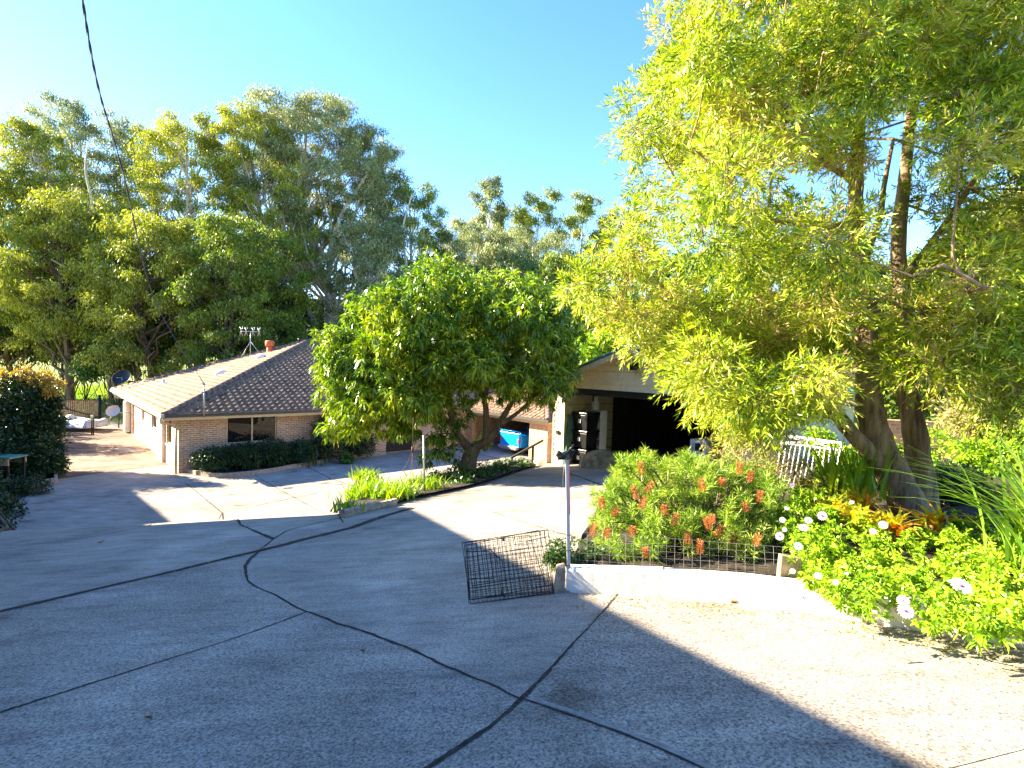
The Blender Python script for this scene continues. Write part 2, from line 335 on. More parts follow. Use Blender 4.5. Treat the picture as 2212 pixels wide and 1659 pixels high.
def strip(name, uv, w0, w1, mat, h=.006, curve=True, jit=.25, parent=drive, side=0):
    p = [hit(*q)[:2] for q in uv]
    if curve and len(p) > 2: p = [q for q in poly(p, 6)]
    p0_ = p; p = dens([np.array(q) for q in p], .03 if w0 < .03 else .06); n = len(p); V = []
    nz = np.convolve(rng.normal(size=(n+8)), np.ones(5)/5, 'same')[:n]*min(.012, w0*.35)*(0 if jit < .01 else 1)
    for k, q in enumerate(p):
        d = p[min(k+1, n-1)]-p[max(k-1, 0)]; d /= np.linalg.norm(d)+1e-9; sd = np.array([-d[1], d[0]]); w_ = (w0+(w1-w0)*k/(n-1))*.85; q = q+sd*nz[k]; w_ *= 1+jit*1.2*math.sin(k*.11+math.sin(k*.047)*3)
        l = w_/2*(1+rng.normal()*jit)+side*w_/2; r = w_/2*(1+rng.normal()*jit)-side*w_/2
        V += [Gs(q+sd*l, h), Gs(q-sd*r, h)]
    Q = [[2*k, 2*k+1, 2*k+3, 2*k+2] for k in range(n-1)]
    return link_np(name, V, Q, MT[mat], parent)
J = 'expansion_joint'
strip('drain_channel', [(-60, 1336), (300, 1252), (560, 1190), (760, 1140), (830, 1115), (893, 1097)], .10, .15, 'joint', jit=.08, curve=False)
strip(J, [(563, 1188), (538, 1212), (530, 1238), (545, 1262), (600, 1290), (662, 1322), (870, 1398), (1128, 1512)], .035, .014, 'joint')
strip(J, [(662, 1323), (520, 1375), (300, 1445), (-40, 1553)], .016, .018, 'joint')
strip(J, [(1340, 1277), (1300, 1325), (1225, 1405), (1128, 1510), (1030, 1590), (890, 1680)], .012, .026, 'joint')
strip(J, [(1130, 1512), (1250, 1552), (1380, 1602), (1520, 1662), (1700, 1750)], .012, .018, 'joint')
strip('trowelled_edge', [(1138, 1512), (1260, 1550), (1390, 1600), (1530, 1660), (1700, 1748)], .035, .035, 'trowel', .004, jit=.05, side=1)
strip(J, [(-20, 1190), (200, 1160), (320, 1137), (480, 1108), (700, 1062), (800, 1040)], .02, .03, 'joint', curve=False)
strip(J, [(40, 1093), (180, 1072), (270, 1056)], .03, .03, 'joint', curve=False)
strip(J, [(400, 1043), (480, 1108), (520, 1134), (592, 1165)], .03, .05, 'joint', curve=False)
strip(J, [(120, 1035), (250, 1015), (372, 1003)], .05, .05, 'joint', curve=False)
strip(J, [(590, 1165), (625, 1145), (680, 1132), (735, 1118)], .02, .02, 'joint')
strip(J, [(590, 1165), (575, 1178), (563, 1186)], .02, .02, 'joint')
strip(J, [(545, 1022), (572, 1040), (700, 1110), (740, 1130)], .03, .03, 'joint', curve=False)
strip(J, [(660, 1007), (716, 1035), (800, 1060)], .05, .03, 'joint', curve=False)
strip(J, [(800, 1048), (900, 1048), (1000, 1020)], .02, .02, 'joint', curve=False)
strip(J, [(880, 985), (940, 1010), (985, 1022)], .04, .04, 'joint', curve=False)
strip(J, [(1010, 1165), (1150, 1110), (1060, 1105), (1200, 1150), (1260, 1165)][2:], .012, .012, 'joint', curve=False)
strip(J, [(1220, 1020), (1250, 1030), (1300, 1048)], .06, .06, 'joint', curve=False)
strip('repair_patch', [(252, 968), (296, 975)], .8, .8, 'trowel', .004, jit=0, curve=False)
strip('drain_grate', [(612, 1055), (632, 1054)], .22, .22, 'joint', .008, jit=0, curve=False)
gnum = 0
for (u, v, s_) in [(222, 1172, .05), (330, 1553, .03), (790, 1410, .03), (505, 1125, .03), (1470, 1700, .012)]:
    q = hit(u, v); a = rng.random()*3
    V, Q = leafquads(np.array([q+[0, 0, .01]]*3), unit(np.array([[math.cos(a+k), math.sin(a+k), .15] for k in (0, .8, 2.2)])), s_*1.6, s_*.5, 0)
    tag(link_np('fallen_leaf', V, Q, MT['dead']), {222: 'dark fallen leaf lying by the long joint on the shaded driveway near the left edge', 330: 'dark fallen leaf lying beside the diagonal joint in the left foreground', 790: 'curled fallen leaf on the smooth shaded slab left of the wire crate', 505: 'fallen leaf on the pale sunlit driveway near the house', 1470: 'tiny pale leaf on the speckled concrete at bottom centre'}[u], 'leaf', 'fallen leaves on the driveway')
def bed(name, A, B, h, mat='soil', n=40, m=4, kind='structure', bump=.03, raw=False):
    if raw: A = [np.array(q[:2]) for q in A]; B = [np.array(q[:2]) for q in B]
    else: A, B = bed_smooth(A, B)
    def rs(P):
        d = [0]
        for a, b in zip(P[:-1], P[1:]): d.append(d[-1]+np.linalg.norm(b-a))
        return np.stack([np.interp(np.linspace(0, d[-1], n), d, [p[k] for p in P]) for k in (0, 1)], 1)
    A = rs(A); B = rs(B); V = []
    for i in range(n):
        for j in range(m+1):
            q = A[i]+(B[i]-A[i])*j/m; V.append(Gs(q, h+(rng.random()*bump if 0 < j < m else 0)))
    Q = [[i*(m+1)+j, i*(m+1)+j+1, (i+1)*(m+1)+j+1, (i+1)*(m+1)+j] for i in range(n-1) for j in range(m)]
    return tag(link_np(name, V, Q, MT[mat]), kind=kind)
def bed_smooth(A, B):
    A = [np.array(q[:2]) for q in poly(A, 6)] if len(A) > 2 else [np.array(q[:2]) for q in A]; B = [np.array(q[:2]) for q in poly(B, 6)] if len(B) > 2 else [np.array(q[:2]) for q in B]
    return A, B
def kerb(name, P, wdt, hgt, mat, label, cat, sink=.05, smooth=True, group=None, jit=0):
    p = dens([np.array(q[:2], float) for q in (poly(P, 5) if smooth and len(P) > 2 else P)], .3); n = len(p); V = []
    for k, q in enumerate(p):
        d = p[min(k+1, n-1)]-p[max(k-1, 0)]; d /= np.linalg.norm(d)+1e-9; sd = np.array([-d[1], d[0]]); jj = rng.normal(size=3)*jit
        V += [Gs(q+sd*wdt/2, -sink), Gs(q+sd*wdt/2, hgt-.012+jj[0]), Gs(q+sd*(wdt/2-.012), hgt+jj[1]), Gs(q-sd*(wdt/2-.012), hgt+jj[1]), Gs(q-sd*wdt/2, hgt-.012+jj[2]), Gs(q-sd*wdt/2, -sink)]
    mb = MB(); mb.v = [tuple(q) for q in V]; mb.f = [(6*k+a, 6*k+a+1, 6*k+a+7, 6*k+a+6) for k in range(n-1) for a in range(5)]+[(0, 1, 2, 3, 4, 5), tuple(6*(n-1)+a for a in (5, 4, 3, 2, 1, 0))]; mb.sm = [False]*len(mb.f)
    return tag(mb.build(name, mat), label, cat, group)
# ------------------------------------------------ brick house
H = thing('brick_house', 'low blond brick house with brown tiled hip roof and a carport wing', 'house', HC, ANG)
EV = 2.45; TP = RAD(21); OV = .6; WD = 17.4
def wallholes(name, mat, x0, x1, holes, yp, th, parent, axis='x', z0=-.3, z1=EV):
    """wall slab in local coords at y=yp (axis x) or x=yp (axis y), with rectangular holes (a,b,z0,z1)"""
    mb = MB(); xs = sorted({x0, x1, *[q for h in holes for q in h[:2]]}); zs = sorted({z0, z1, *[q for h in holes for q in h[2:]]})
    for a, b in zip(xs[:-1], xs[1:]):
        for c, d in zip(zs[:-1], zs[1:]):
            if any(h[0] <= a and b <= h[1] and h[2] <= c and d <= h[3] for h in holes): continue
            if axis == 'x': mb.box(a, yp, c, b, yp+th, d)
            else: mb.box(yp, a, c, yp+th, b, d)
    # drop inner coincident faces
    return mb.build(name, mat, parent)
wallholes('front_wall', 'brick', .001, 24, [(1.78, 3.85, 1.06, 2.449), (9.4, 11.0, .02, 2.2)], 0, .24, H)
wallholes('side_wall', 'brick', 0.25, 17, [(4.2, 6.6, 1.15, 2.3), (9.0, 9.8, 1.2, 2.3), (1.5, 2.6, .9, 2.1), (12.8, 13.7, .02, 2.1)], 0, .24, H, 'y')
wallholes('back_wall', 'brick', 0, 24, [], 17, .24, H)
MBb = MB().box(.3, .3, -.2, 23.9, 16.9, -.15); MBb.build('floor_slab', 'slab', H)
MB().box(.26, .26, 2.46, 23.9, 16.9, 2.5).build('ceiling', 'white', H)
def window(parent, x0, x1, z0, z1, y, n=2, axis='x', blind=False, sill=True, frame='trim'):
    f = MB(); t = .05; T = (lambda a, b, c, d, e, g: (a, b, c, d, e, g)) if axis == 'x' else (lambda a, b, c, d, e, g: (b, a, c, e, d, g))
    def bx(m, x0_, y0_, z0_, x1_, y1_, z1_): 
        q = T(x0_, y0_, z0_, x1_, y1_, z1_); m.box(*q)
    bx(f, x0+.002, y+.05, z0, x0+t, y+.12, z1-.002); bx(f, x1-t, y+.05, z0, x1-.002, y+.12, z1-.002); bx(f, x0+t, y+.05, z1-t, x1-t, y+.12, z1-.002); bx(f, x0+t, y+.05, z0+.001, x1-t, y+.12, z0+t)
    for k in range(1, n): xm = x0+(x1-x0)*k/n; bx(f, xm-.03, y+.04, z0+t, xm+.03, y+.125, z1-t)
    wf = f.build('window', frame, parent)
    for k in range(n):
        p = MB(); a = x0+(x1-x0)*k/n+.03; b = x0+(x1-x0)*(k+1)/n-.03; bx(p, a, y+.08, z0+t, b, y+.09, z1-t); p.build('pane', 'glass', wf)
    if blind:
        p = MB(); bx(p, x0+t, y+.062, z1-.22, (x0+x1)/2-.03, y+.075, z1-t); p.build('blind', 'panel', wf)
    if sill:
        p = MB(); bx(p, x0-.03, y-.05, z0-.07, x1+.03, y+.045, z0-.001); p.build('sill', 'white', wf)
    return wf
window(H, 1.78, 3.85, 1.06, 2.449, 0, 2, blind=True)
window(H, 4.2, 6.6, 1.15, 2.3, 0, 2, 'y', frame='white'); window(H, 9.0, 9.8, 1.2, 2.3, 0, 1, 'y', frame='white'); window(H, 1.5, 2.6, .9, 2.1, 0, 1, 'y')
d_ = MB().box(9.42, .1, .03, 10.98, .15, 2.19).build('entry_door', 'darktimber', H); MB().box(10.8, .06, 1.0, 10.84, .1, 1.15).build('handle', 'alu', d_)
d_ = MB().box(.1, 12.82, .03, .15, 13.68, 2.09).build('side_door', 'white', H); MB().box(.06, 13.5, 1.0, .1, 13.54, 1.1).build('handle', 'alu', d_)
MB().box(-.14, 2.9, -.03, -.01, 4.1, 2.2).build('wall_panel', 'panel', H)
MB().box(-.3, 14.2, .1, -.01, 15.0, 1.9).build('meter_box', 'white', H)
# roof
def tiles(mb, O, U, W, Nn, x0f, x1f, Ln, st=.047, wl=.30, amp=.04, course=.33):
    n = int(Ln/course)
    for i in range(n):
        h0 = i*course; h1 = min(Ln, h0+course+.02)
        xa0, xb0, xa1, xb1 = x0f(h0), x1f(h0), x0f(h1), x1f(h1)
        if xb0-xa0 < .1: break
        k0 = math.floor(xa0/st); k1 = math.ceil(xb0/st); xs = np.arange(k0, k1+1)*st; off = (i % 2)*0
        wv = amp*np.sin(2*math.pi*(xs+off)/wl)-amp*.42*np.sin(4*math.pi*(xs+off)/wl)
        lo = np.clip(xs, xa0, xb0); hi = np.clip(xs, xa1, xb1); jt = rng.normal()*.003
        Vl = O+np.outer(lo, U)+W*h0+np.outer(wv+.045+jt, Nn); Vh = O+np.outer(hi, U)+W*h1+np.outer(wv+.004, Nn); Vb = O+np.outer(lo, U)+W*h0+np.outer(wv+.0, Nn)
        b = len(mb[0]) and mb[2]; m = len(xs); mb[0].append(np.concatenate([Vb, Vl, Vh])); q = np.arange(m-1)
        mb[1].append(np.stack([b+q, b+q+1, b+m+q+1, b+m+q], 1)); mb[1].append(np.stack([b+m+q, b+m+q+1, b+2*m+q+1, b+2*m+q], 1)); mb[2] = b+3*m
def roofplane(parent, name, O, U, W, Nn, x0f, x1f, Ln, mat='tile'):
    mb = [[], [], 0]; tiles(mb, np.array(O, float), np.array(U, float), np.array(W, float), np.array(Nn, float), x0f, x1f, Ln)
    return link_np(name, np.concatenate(mb[0]), np.concatenate(mb[1]), MT[mat], parent, world=False)
cT, sT = math.cos(TP), math.sin(TP); half = (WD+1.2-OV)/2; half = (WD+2*OV-.4)/2; YB = 2*half-OV
SLc = half/cT; RX = 24.6; APX = np.array([-OV+half, -OV+half, EV+half*math.tan(TP)])
E0 = np.array([-OV, -OV, EV])
roof = roofplane(H, 'roof', E0, (1, 0, 0), (0, cT, sT), (0, -sT, cT), lambda h: h*cT, lambda h: RX+OV, SLc)
tag(roof)
r2 = roofplane(H, 'roof', (-OV, YB, EV), (0, -1, 0), (cT, 0, sT), (-sT, 0, cT), lambda h: h*cT, lambda h: 2*half-h*cT, SLc)
rb = MB().face([(-OV, YB, EV), APX, (RX, APX[1], APX[2]), (RX, YB, EV)]); rb.face([(RX, -OV, EV), (RX, APX[1], APX[2]), (RX, YB, EV)]); rb.build('roof', 'tile', H)
def ridge(a, b, r=.13, name='ridge_cap'):
    a = np.array(a, float); b = np.array(b, float); n = int(np.linalg.norm(b-a)/.42); mb = MB()
    for k in range(n):
        p = a+(b-a)*k/n; q = a+(b-a)*(k+1.12)/n; mb.tube([p, q], [r*1.12, r*.96], 10)
    return mb.build(name, 'ridge', H)
ridge(E0+[0, 0, .0], APX+[0, 0, 0]); ridge((-OV, YB, EV), APX); ridge(APX, (RX, APX[1], APX[2]))
MB().box(-OV, -OV-.13, EV-.10, RX, -OV-.01, EV+.03).build('gutter', 'gutter', H); MB().box(-OV-.13, -OV-.13, EV-.10, -OV-.01, YB+.1, EV+.03).build('gutter', 'litgutter', H)
MB().box(-OV+.001, -OV+.001, EV-.22, RX, -OV+.03, EV-.002).build('fascia', 'trim', H); MB().box(-OV+.002, -OV+.04, EV-.22, -OV+.03, YB, EV-.002).build('fascia', 'trim', H)
MB().box(-OV+.03, -OV+.03, EV-.025, RX, -.002, EV-.012).box(-OV+.03, 0, EV-.025, -.002, YB, EV-.012).build('eave_lining', 'trim', H)
dp = MB().tube([(-.68, -.3, 2.36), (-.66, -.3, 2.1), (-.12, -.06, 2.0), (-.1, -.06, 1.9)], .045, 8).tube([(-.1, -.06, 1.95), (-.1, -.06, 0)], .05, 8); dp.build('downpipe', 'trim', H)
MB().tube([(-.68, 15.6, 2.36), (-.62, 15.6, 2.1), (-.1, 15.3, 2.0), (-.1, 15.3, 0)], .045, 8).build('downpipe', 'trim', H)
# carport wing
WX0, WX1, WY = 14.6, 21.0, -6.7; WE = 2.2
wallholes('wing_wall', 'redbrick', WY, -.01, [(-5.4, -.6, -.001, 1.9)], WX0, .24, H, 'y', z0=-.001, z1=WE)
wallholes('wing_wall', 'redbrick', WX0+.25, WX1, [], WY, .24, H, 'x', z0=-.3, z1=WE)
MB().box(WX1, WY, -.3, WX1+.24, -.01, WE).build('wing_wall', 'redbrick', H)
MB().box(WX0-.05, WY+.05, WE-.32, WX0-.002, -.05, WE-.01).build('beam', 'trim', H)
MB().box(WX0-1.2, WY+1.2, .012, WX1, -.01, .03).build('carport_slab', 'slab', H)
wh = (WX1-WX0)/2+.5; WT = RAD(22); O1 = np.array([WX0-.5, WY-.5, WE]); cW, sW = math.cos(WT), math.sin(WT)
roofplane(H, 'wing_roof', (WX0-.5, 4.0, WE), (0, -1, 0), (cW, 0, sW), (-sW, 0, cW), lambda h: 0, lambda h: 4-WY+.5-h*cW, wh/cW)
roofplane(H, 'wing_roof', O1, (1, 0, 0), (0, cW, sW), (0, -sW, cW), lambda h: h*cW, lambda h: 2*wh-h*cW, wh/cW)
roofplane(H, 'wing_roof', (WX1+.5, WY-.5, WE), (0, 1, 0), (-cW, 0, sW), (sW, 0, cW), lambda h: h*cW, lambda h: 4-WY+.5, wh/cW)
ridge(O1, O1+[wh, wh, wh*math.tan(WT)]); ridge(O1+[wh, wh, wh*math.tan(WT)], (O1[0]+wh, 3.6, WE+wh*math.tan(WT))); ridge((WX1+.5, WY-.5, WE), O1+[wh, wh, wh*math.tan(WT)])
MB().box(WX0-.63, WY-.62, WE-.1, WX0-.51, -.62, WE+.03).box(WX0-.5, WY-.62, WE-.1, WX1+.6, WY-.5, WE+.03).build('gutter', 'gutter', H)
MB().box(WX0-.5, WY-.49, WE-.16, WX0-.47, -.6, WE-.002).box(WX0-.46, WY-.49, WE-.16, WX1+.5, WY-.46, WE-.002).box(WX0-.46, WY-.45, WE-.03, WX0-.06, -.6, WE-.015).build('fascia', 'trim', H)
def hl(x, y, z): return HC+XL*x+YL*y+np.array([0, 0, z])
# roof fittings (each of them fixed on the roof: parts of the house)
def on_end(x_in, y): return np.array([-OV+x_in, y, EV+x_in*math.tan(TP)])
p = on_end(7.0, 9.2)
fl = MB().lathe(p, [(.18, -.1), (.18, .35), (.17, .36), (.0, .36)]).build('chimney_pot', 'terra', H); MB().lathe(p+[0, 0, .37], [(.25, 0), (.27, .05), (.27, .28), (.24, .34), (0, .36)], 16).build('cowl', 'terra', fl)
for q in [on_end(3.6, 6.3), on_end(6.0, 7.6)]:
    MB().lathe(q+[0, 0, .05], [(.30, -.05), (.32, .06), (.28, .13), (.16, .2), (0, .22)], 16, axis=(-sT*.6, 0, 1)).build('roof_vent', 'dome', H)
p = on_end(1.7, 10.6); MB().lathe(p, [(.09, -.05), (.09, .3), (.0, .3)], 10).lathe(p, [(.3, .03), (.1, .12)], 10).build('vent_pipe', 'dome', H)
# antenna
p = on_end(6.2, 10.3); an = MB(); top = p+[0, 0, 1.55]
an.tube([p, top], .018, 6); an.tube([p+[-.5, .4, -.2], p+[0, 0, .95]], .012, 5).tube([p+[.45, -.5, .15], p+[0, 0, .95]], .012, 5); an.tube([top+[-.45, .45, 0], top+[.45, -.45, 0]], .014, 5)
for k in (-.42, -.2, .12, .38):
    c = top+np.array([k, -k, 0]); an.tube([c+[-.06, .06, -.26], c+[.06, -.06, .26]], .012, 4).tube([c+[.06, -.06, -.26], c+[-.06, .06, .26]], .012, 4)
an.build('antenna', 'alu', H)
# dish on the eave
p = on_end(.25, 15.2); dsh = MB().tube([p, p+[0, 0, .8]], .03, 8).tube([p+[0, 0, .75], p+[-.28, -.22, .78]], .015, 5).build('dish_bracket', 'galv', H)
MB().lathe(p+[.05, .05, .72], [(0, 0), (.25, .035), (.42, .10), (.52, .17), (.525, .175), (.42, .09), (.25, .02), (0, -.015)], 24, axis=(-.45, -.62, .5)).build('satellite_dish', 'black', dsh)
p = np.array([-.02, 13.9, 1.25]); dsh = MB().tube([p, p+[-.8, 0, .05]], .03, 8).tube([p+[-.8, 0, .05], p+[-1.1, -.4, -.3]], .015, 5).build('dish_bracket', 'galv', H)
MB().lathe(p+[-.85, -.05, .1], [(0, 0), (.18, .03), (.30, .08), (.36, .13), (.365, .135), (.3, .07), (.18, .015), (0, -.015)], 24, axis=(-.4, -.75, .5)).build('satellite_dish', 'terra' if False else 'panel', dsh)
# power mast and security light
p = np.array([.75, -OV-.16, EV]); ma = MB().tube([p+[0, 0, -.12], p+[0, 0, 1.25]], .03, 8).tube([p+[0, 0, 1.2], p+[-.06, -.05, 1.32]], .045, 8).build('power_mast', 'galv', H)
for z in (.25, .9): MB().tube([p+[-.07, 0, z], p+[.07, 0, z]], .03, 6).build('insulator', 'plastic', ma)
sl_ = MB().box(.05, -.12, 2.2, .35, -.002, 2.3).build('security_light', 'black', H); MB().lathe((.5, -.1, 2.22), [(0, -.08), (.06, -.06), (.085, 0), (.06, .06), (0, .08)], 12).build('lamp', 'dome', sl_)
MASTTOP = hl(.7, -OV-.2, EV+1.3)
# overhead cable
cb = [MASTTOP, at(340, 660, 16), at(265, 370, 9.5), at(215, 200, 6.8), at(178, 0, 5.0), at(165, -120, 4.2)]
m_ = MB(); pc = poly(cb, 14)
for off in (0, math.pi):
    q = [c+np.array([math.cos(k*1.1+off), 0, math.sin(k*1.1+off)])*.008 for k, c in enumerate(pc)]; m_.tube(q, .009, 5)
tag(m_.build('power_cable', 'cable'), 'twisted blue black overhead power cable running down to the roof mast', 'cable')
# ute
ux, uy = WX0+.12, -3.75
U = thing('blue_pickup', 'bright blue pickup in the carport with its tailgate facing out', 'pickup truck', hl(ux, uy, 0), ANG)
ut = MB()
ut.hexa([(0.06, -.80, .42), (4.6, -.80, .42), (4.6, .80, .42), (.06, .80, .42)], [(0.06, -.86, 1.1), (4.5, -.86, 1.1), (4.5, .86, 1.1), (.06, .86, 1.1)]); ut.build('body', 'blue', U, bevel=.05)
MB().hexa([(-.02, -.78, .45), (.04, -.78, .45), (.04, .78, .45), (-.02, .78, .45)], [(.0, -.76, 1.18), (.06, -.76, 1.18), (.06, .76, 1.18), (.0, .76, 1.18)]).build('tailgate', 'blue', U, bevel=.02)
MB().tube([(.03, -.85, 1.27), (.03, .85, 1.27)], .025, 8).tube([(.03, -.85, 1.27), (.03, -.85, 1.05)], .02, 6).tube([(.03, .85, 1.27), (.03, .85, 1.05)], .02, 6).build('rail', 'blue', U)
MB().hexa([(-.16, -.7, .3), (.02, -.7, .3), (.02, .7, .3), (-.16, .7, .3)], [(-.2, -.78, .48), (.02, -.78, .48), (.02, .78, .48), (-.2, .78, .48)]).build('bumper', 'chrome', U, bevel=.02)
MB().hexa([(1.9, -.78, 1.11), (3.5, -.78, 1.11), (3.5, .78, 1.11), (1.9, .78, 1.11)], [(2.1, -.66, 1.62), (3.0, -.66, 1.62), (3.0, .66, 1.62), (2.1, .66, 1.62)]).build('cab', 'blue', U, bevel=.06)
MB().box(1.93, -.55, 1.2, 2.06, .55, 1.5).build('rear_window', 'glass', U)
for x in (.95, 3.7):
    for y in (-.82, .72):
        wq = MB().lathe((x, y, .33), [(0, 0), (.32, 0), (.33, .02), (.33, .1), (0, .1)], 20, axis=(0, 1, 0)).build('wheel', 'plastic', U); MB().lathe((x, y-.012, .33), [(0, 0), (.19, 0), (.19, .12), (0, .125)], 14, axis=(0, 1, 0)).build('rim', 'alu', wq)
for y in (-.76, .66): MB().box(-.03, y, .66, .0, y+.1, .9).build('tail_light', 'red', U)
# ------------------------------------------------ garage
GO = np.array([1.45, 16.95, -3.13]); K = thing('garage', 'cream weatherboard garage with green metal gable roof and open front', 'garage', GO, ANG)
def boards(name, x, y0, y1, z0, z1, th=.03, ax='y', mat='cream', pitch=.18, topf=None, parent=K, hole=None):
    mb = MB(); n = int(math.ceil((z1-z0)/pitch))
    for i in range(n):
        a = z0+i*pitch; b = min(a+pitch, z1); ya0, yb0 = (y0, y1) if topf is None else topf(a); ya1, yb1 = (y0, y1) if topf is None else topf(b)
        if yb1-ya1 < .02: continue
        if ax == 'y': mb.hexa([(x-th, ya0, a), (x+.02, ya0, a), (x+.02, yb0, a), (x-th, yb0, a)][::1], [(x-.006, ya1, b-.006), (x+.02, ya1, b-.006), (x+.02, yb1, b-.006), (x-.006, yb1, b-.006)])
        else: mb.hexa([(ya0, x-th, a), (yb0, x-th, a), (yb0, x+.02, a), (ya0, x+.02, a)], [(ya1, x-.006, b-.006), (yb1, x-.006, b-.006), (yb1, x+.02, b-.006), (ya1, x+.02, b-.006)])
    return mb.build(name, mat, parent)
GW = 6.0; GH = 2.45; GT = math.tan(RAD(20)); AP = GH+.15+GW/2*GT; GD = 9.0
boards('gable_wall', 0, 0, 0, GH+.02, AP, topf=lambda z: (-GW+max(0, (z-GH-.15)/GT), -max(0, (z-GH-.15)/GT)))
MB().box(.021, -GW+.02, GH+.03, .06, -.02, GH+.2).build('lintel', 'cream', K)
boards('front_corner', -.012, -.34, .10, -.02, GH+.02, pitch=.18)
boards('front_corner', -.012, -GW-.1, -GW+.34, -.02, GH+.02)
MB().box(-.045, -.36, -.03, .0, -.33, GH+.02).box(-.05, .08, -.03, .0, .12, GH+.02).build('corner_trim', 'trim', K)
MB().box(.03, -.33, -.1, GD, -.30, GH+.1).build('side_wall', 'cream', K); MB().box(2.4, -.36, .02, GD-.01, -.345, GH+.1).build('shade_lining', 'darktimber', K)  # dark panel puts the garage's deep inner shade on the side wall
mb = MB()
for z in np.arange(.1, 2.5, .3): mb.box(.1, -.345, z, GD, -.332, z+.012)
mb.build('cladding_seams', 'gutter', K)
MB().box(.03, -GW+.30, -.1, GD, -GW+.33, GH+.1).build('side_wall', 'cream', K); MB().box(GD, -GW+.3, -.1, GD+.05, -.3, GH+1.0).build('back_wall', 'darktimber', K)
for x in (1.3, 3.5, 6): MB().box(x, -.42, -.03, x+.09, -.346, GH).build('stud', 'darktimber', K)
MB().box(-.9, -GW, -.03, GD-.01, -.02, .012).build('floor_slab', 'slab', K)
rd = MB().lathe((.22, -GW+.35, GH-.02), [(0, 0), (.17, 0), (.17, GW-.7), (0, GW-.7)], 16, axis=(0, 1, 0)).build('roller_door', 'plastic', K)
MB().box(-.03, -GW+.34, GH-.13, .05, -.36, GH+.015).build('door_header', 'plastic', K)
mb = MB(); mb2 = MB(); zr = GH+.15
for sgn in (0, 1):
    e = np.array([-.45, .3 if sgn == 0 else -GW-.3, zr-.3*GT]); t_ = np.array([-.45, -GW/2, AP])
    n = 28
    for i in range(n):
        a = -.45+i*(GD+.9)/n; b = a+(GD+.9)/n; m_ = (a+b)/2
        for (p, q, hh, h2) in ((a, m_, 0, .03), (m_, b, .03, 0)):
            mb.face([(p, e[1], e[2]+hh+.03), (q, e[1], e[2]+h2+.03), (q, t_[1], t_[2]+h2+.03), (p, t_[1], t_[2]+hh+.03)])
    mb2.beam((-.47, e[1], e[2]-.05), (-.47, t_[1], t_[2]-.05), .03, .17, up=(1, 0, 0)) if False else mb2.hexa([(-.48, e[1], e[2]-.16), (-.45, e[1], e[2]-.16), (-.45, t_[1], t_[2]-.16), (-.48, t_[1], t_[2]-.16)], [(-.48, e[1], e[2]+.015), (-.45, e[1], e[2]+.015), (-.45, t_[1], t_[2]+.015), (-.48, t_[1], t_[2]+.015)])
    MB().hexa([(-.44, e[1], e[2]-.04), (-.04, e[1], e[2]-.04), (-.04, t_[1], t_[2]-.04), (-.44, t_[1], t_[2]-.04)], [(-.44, e[1], e[2]-.02), (-.04, e[1], e[2]-.02), (-.04, t_[1], t_[2]-.02), (-.44, t_[1], t_[2]-.02)]).build('eave_lining', 'cream', K)
mb.build('metal_roof', 'green_tin', K); mb2.build('barge_board', 'trim', K)
MB().tube([(-.47, .35, zr-.3*GT+.03), (-.47, -GW/2, AP+.04), (-.47, -GW-.35, zr-.3*GT+.03)], .05, 6).build('barge_capping', 'green_tin', K)
fl = MB().box(-.12, -GW/2-.12, AP-.52, -.02, -GW/2+.12, AP-.42).build('floodlight', 'black', K); MB().hexa([(-.3, -GW/2-.14, AP-.62), (-.12, -GW/2-.14, AP-.52), (-.12, -GW/2+.14, AP-.52), (-.3, -GW/2+.14, AP-.62)], [(-.3, -GW/2-.14, AP-.55), (-.1, -GW/2-.14, AP-.42), (-.1, -GW/2+.14, AP-.42), (-.3, -GW/2+.14, AP-.55)]).build('lamp_head', 'black', fl)
mb = MB().tube([(-.06, -.12, 0), (-.06, -.14, .5), (-.06, -.1, 1.0)], .008, 5).box(-.09, -.16, .98, -.05, -.06, 1.1); mb.build('power_outlet', 'black', K)
def gl(x, y, z): return GO+XL*x+YL*y+np.array([0, 0, z])
# bookshelf
B = thing('bookshelf', 'narrow white shelf unit with bottles standing inside the garage', 'shelf', gl(1.05, -.85, .015), ANG)
sh = MB(); sh.box(0, -.3, 0, .02, .3, 1.75) if False else None
for x in (-.28,): pass
MB().box(-.3, .28, 0, .0, .3, 1.75).box(-.3, -.3, 0, 0, -.28, 1.75).build('side_panel', 'white', B)
MB().box(.0, -.3, 0, .02, .3, 1.75).build('back_panel', 'white', B)
sm_ = MB()
for z in (.05, .45, .85, 1.2, 1.72): MB().box(-.29, -.279, z, -.002, .279, z+.02).build('shelf', 'white', B)
cols = ['plastic', 'red', 'alu', 'terra', 'white']
for si, z in enumerate((.07, .47, .87, 1.22)):
    for k in range(5):
        y = -.22+k*.1; o = MB().lathe(HC*0+np.array([0, 0, 0]), [(0, 0), (.035, 0), (.035, .14), (.015, .18), (.015, .22), (0, .22)], 10).build('bottle', cols[(k+si) % 5])
        q = gl(1.05-.17, -.85+y, .015+z); o.location = q
        tag(o, f"small {['black','red','silver','brown','white'][(k+si)%5]} bottle on the {['bottom','lower','middle','top'][si]} shelf of the white unit in the garage", 'bottle', 'bottles on the garage shelf')
tag(MB().lathe(gl(.93, -.8, 1.755), [(0, 0), (.13, 0), (.13, .26), (.14, .27), (0, .27)], 16).lathe(gl(.93, -.8, 2.03), [(0, 0), (.07, 0), (.07, .16), (0, .16)], 12).build('paint_tin', 'panel'), 'cream tin with a smaller jar on it on top of the white shelf', 'tin')
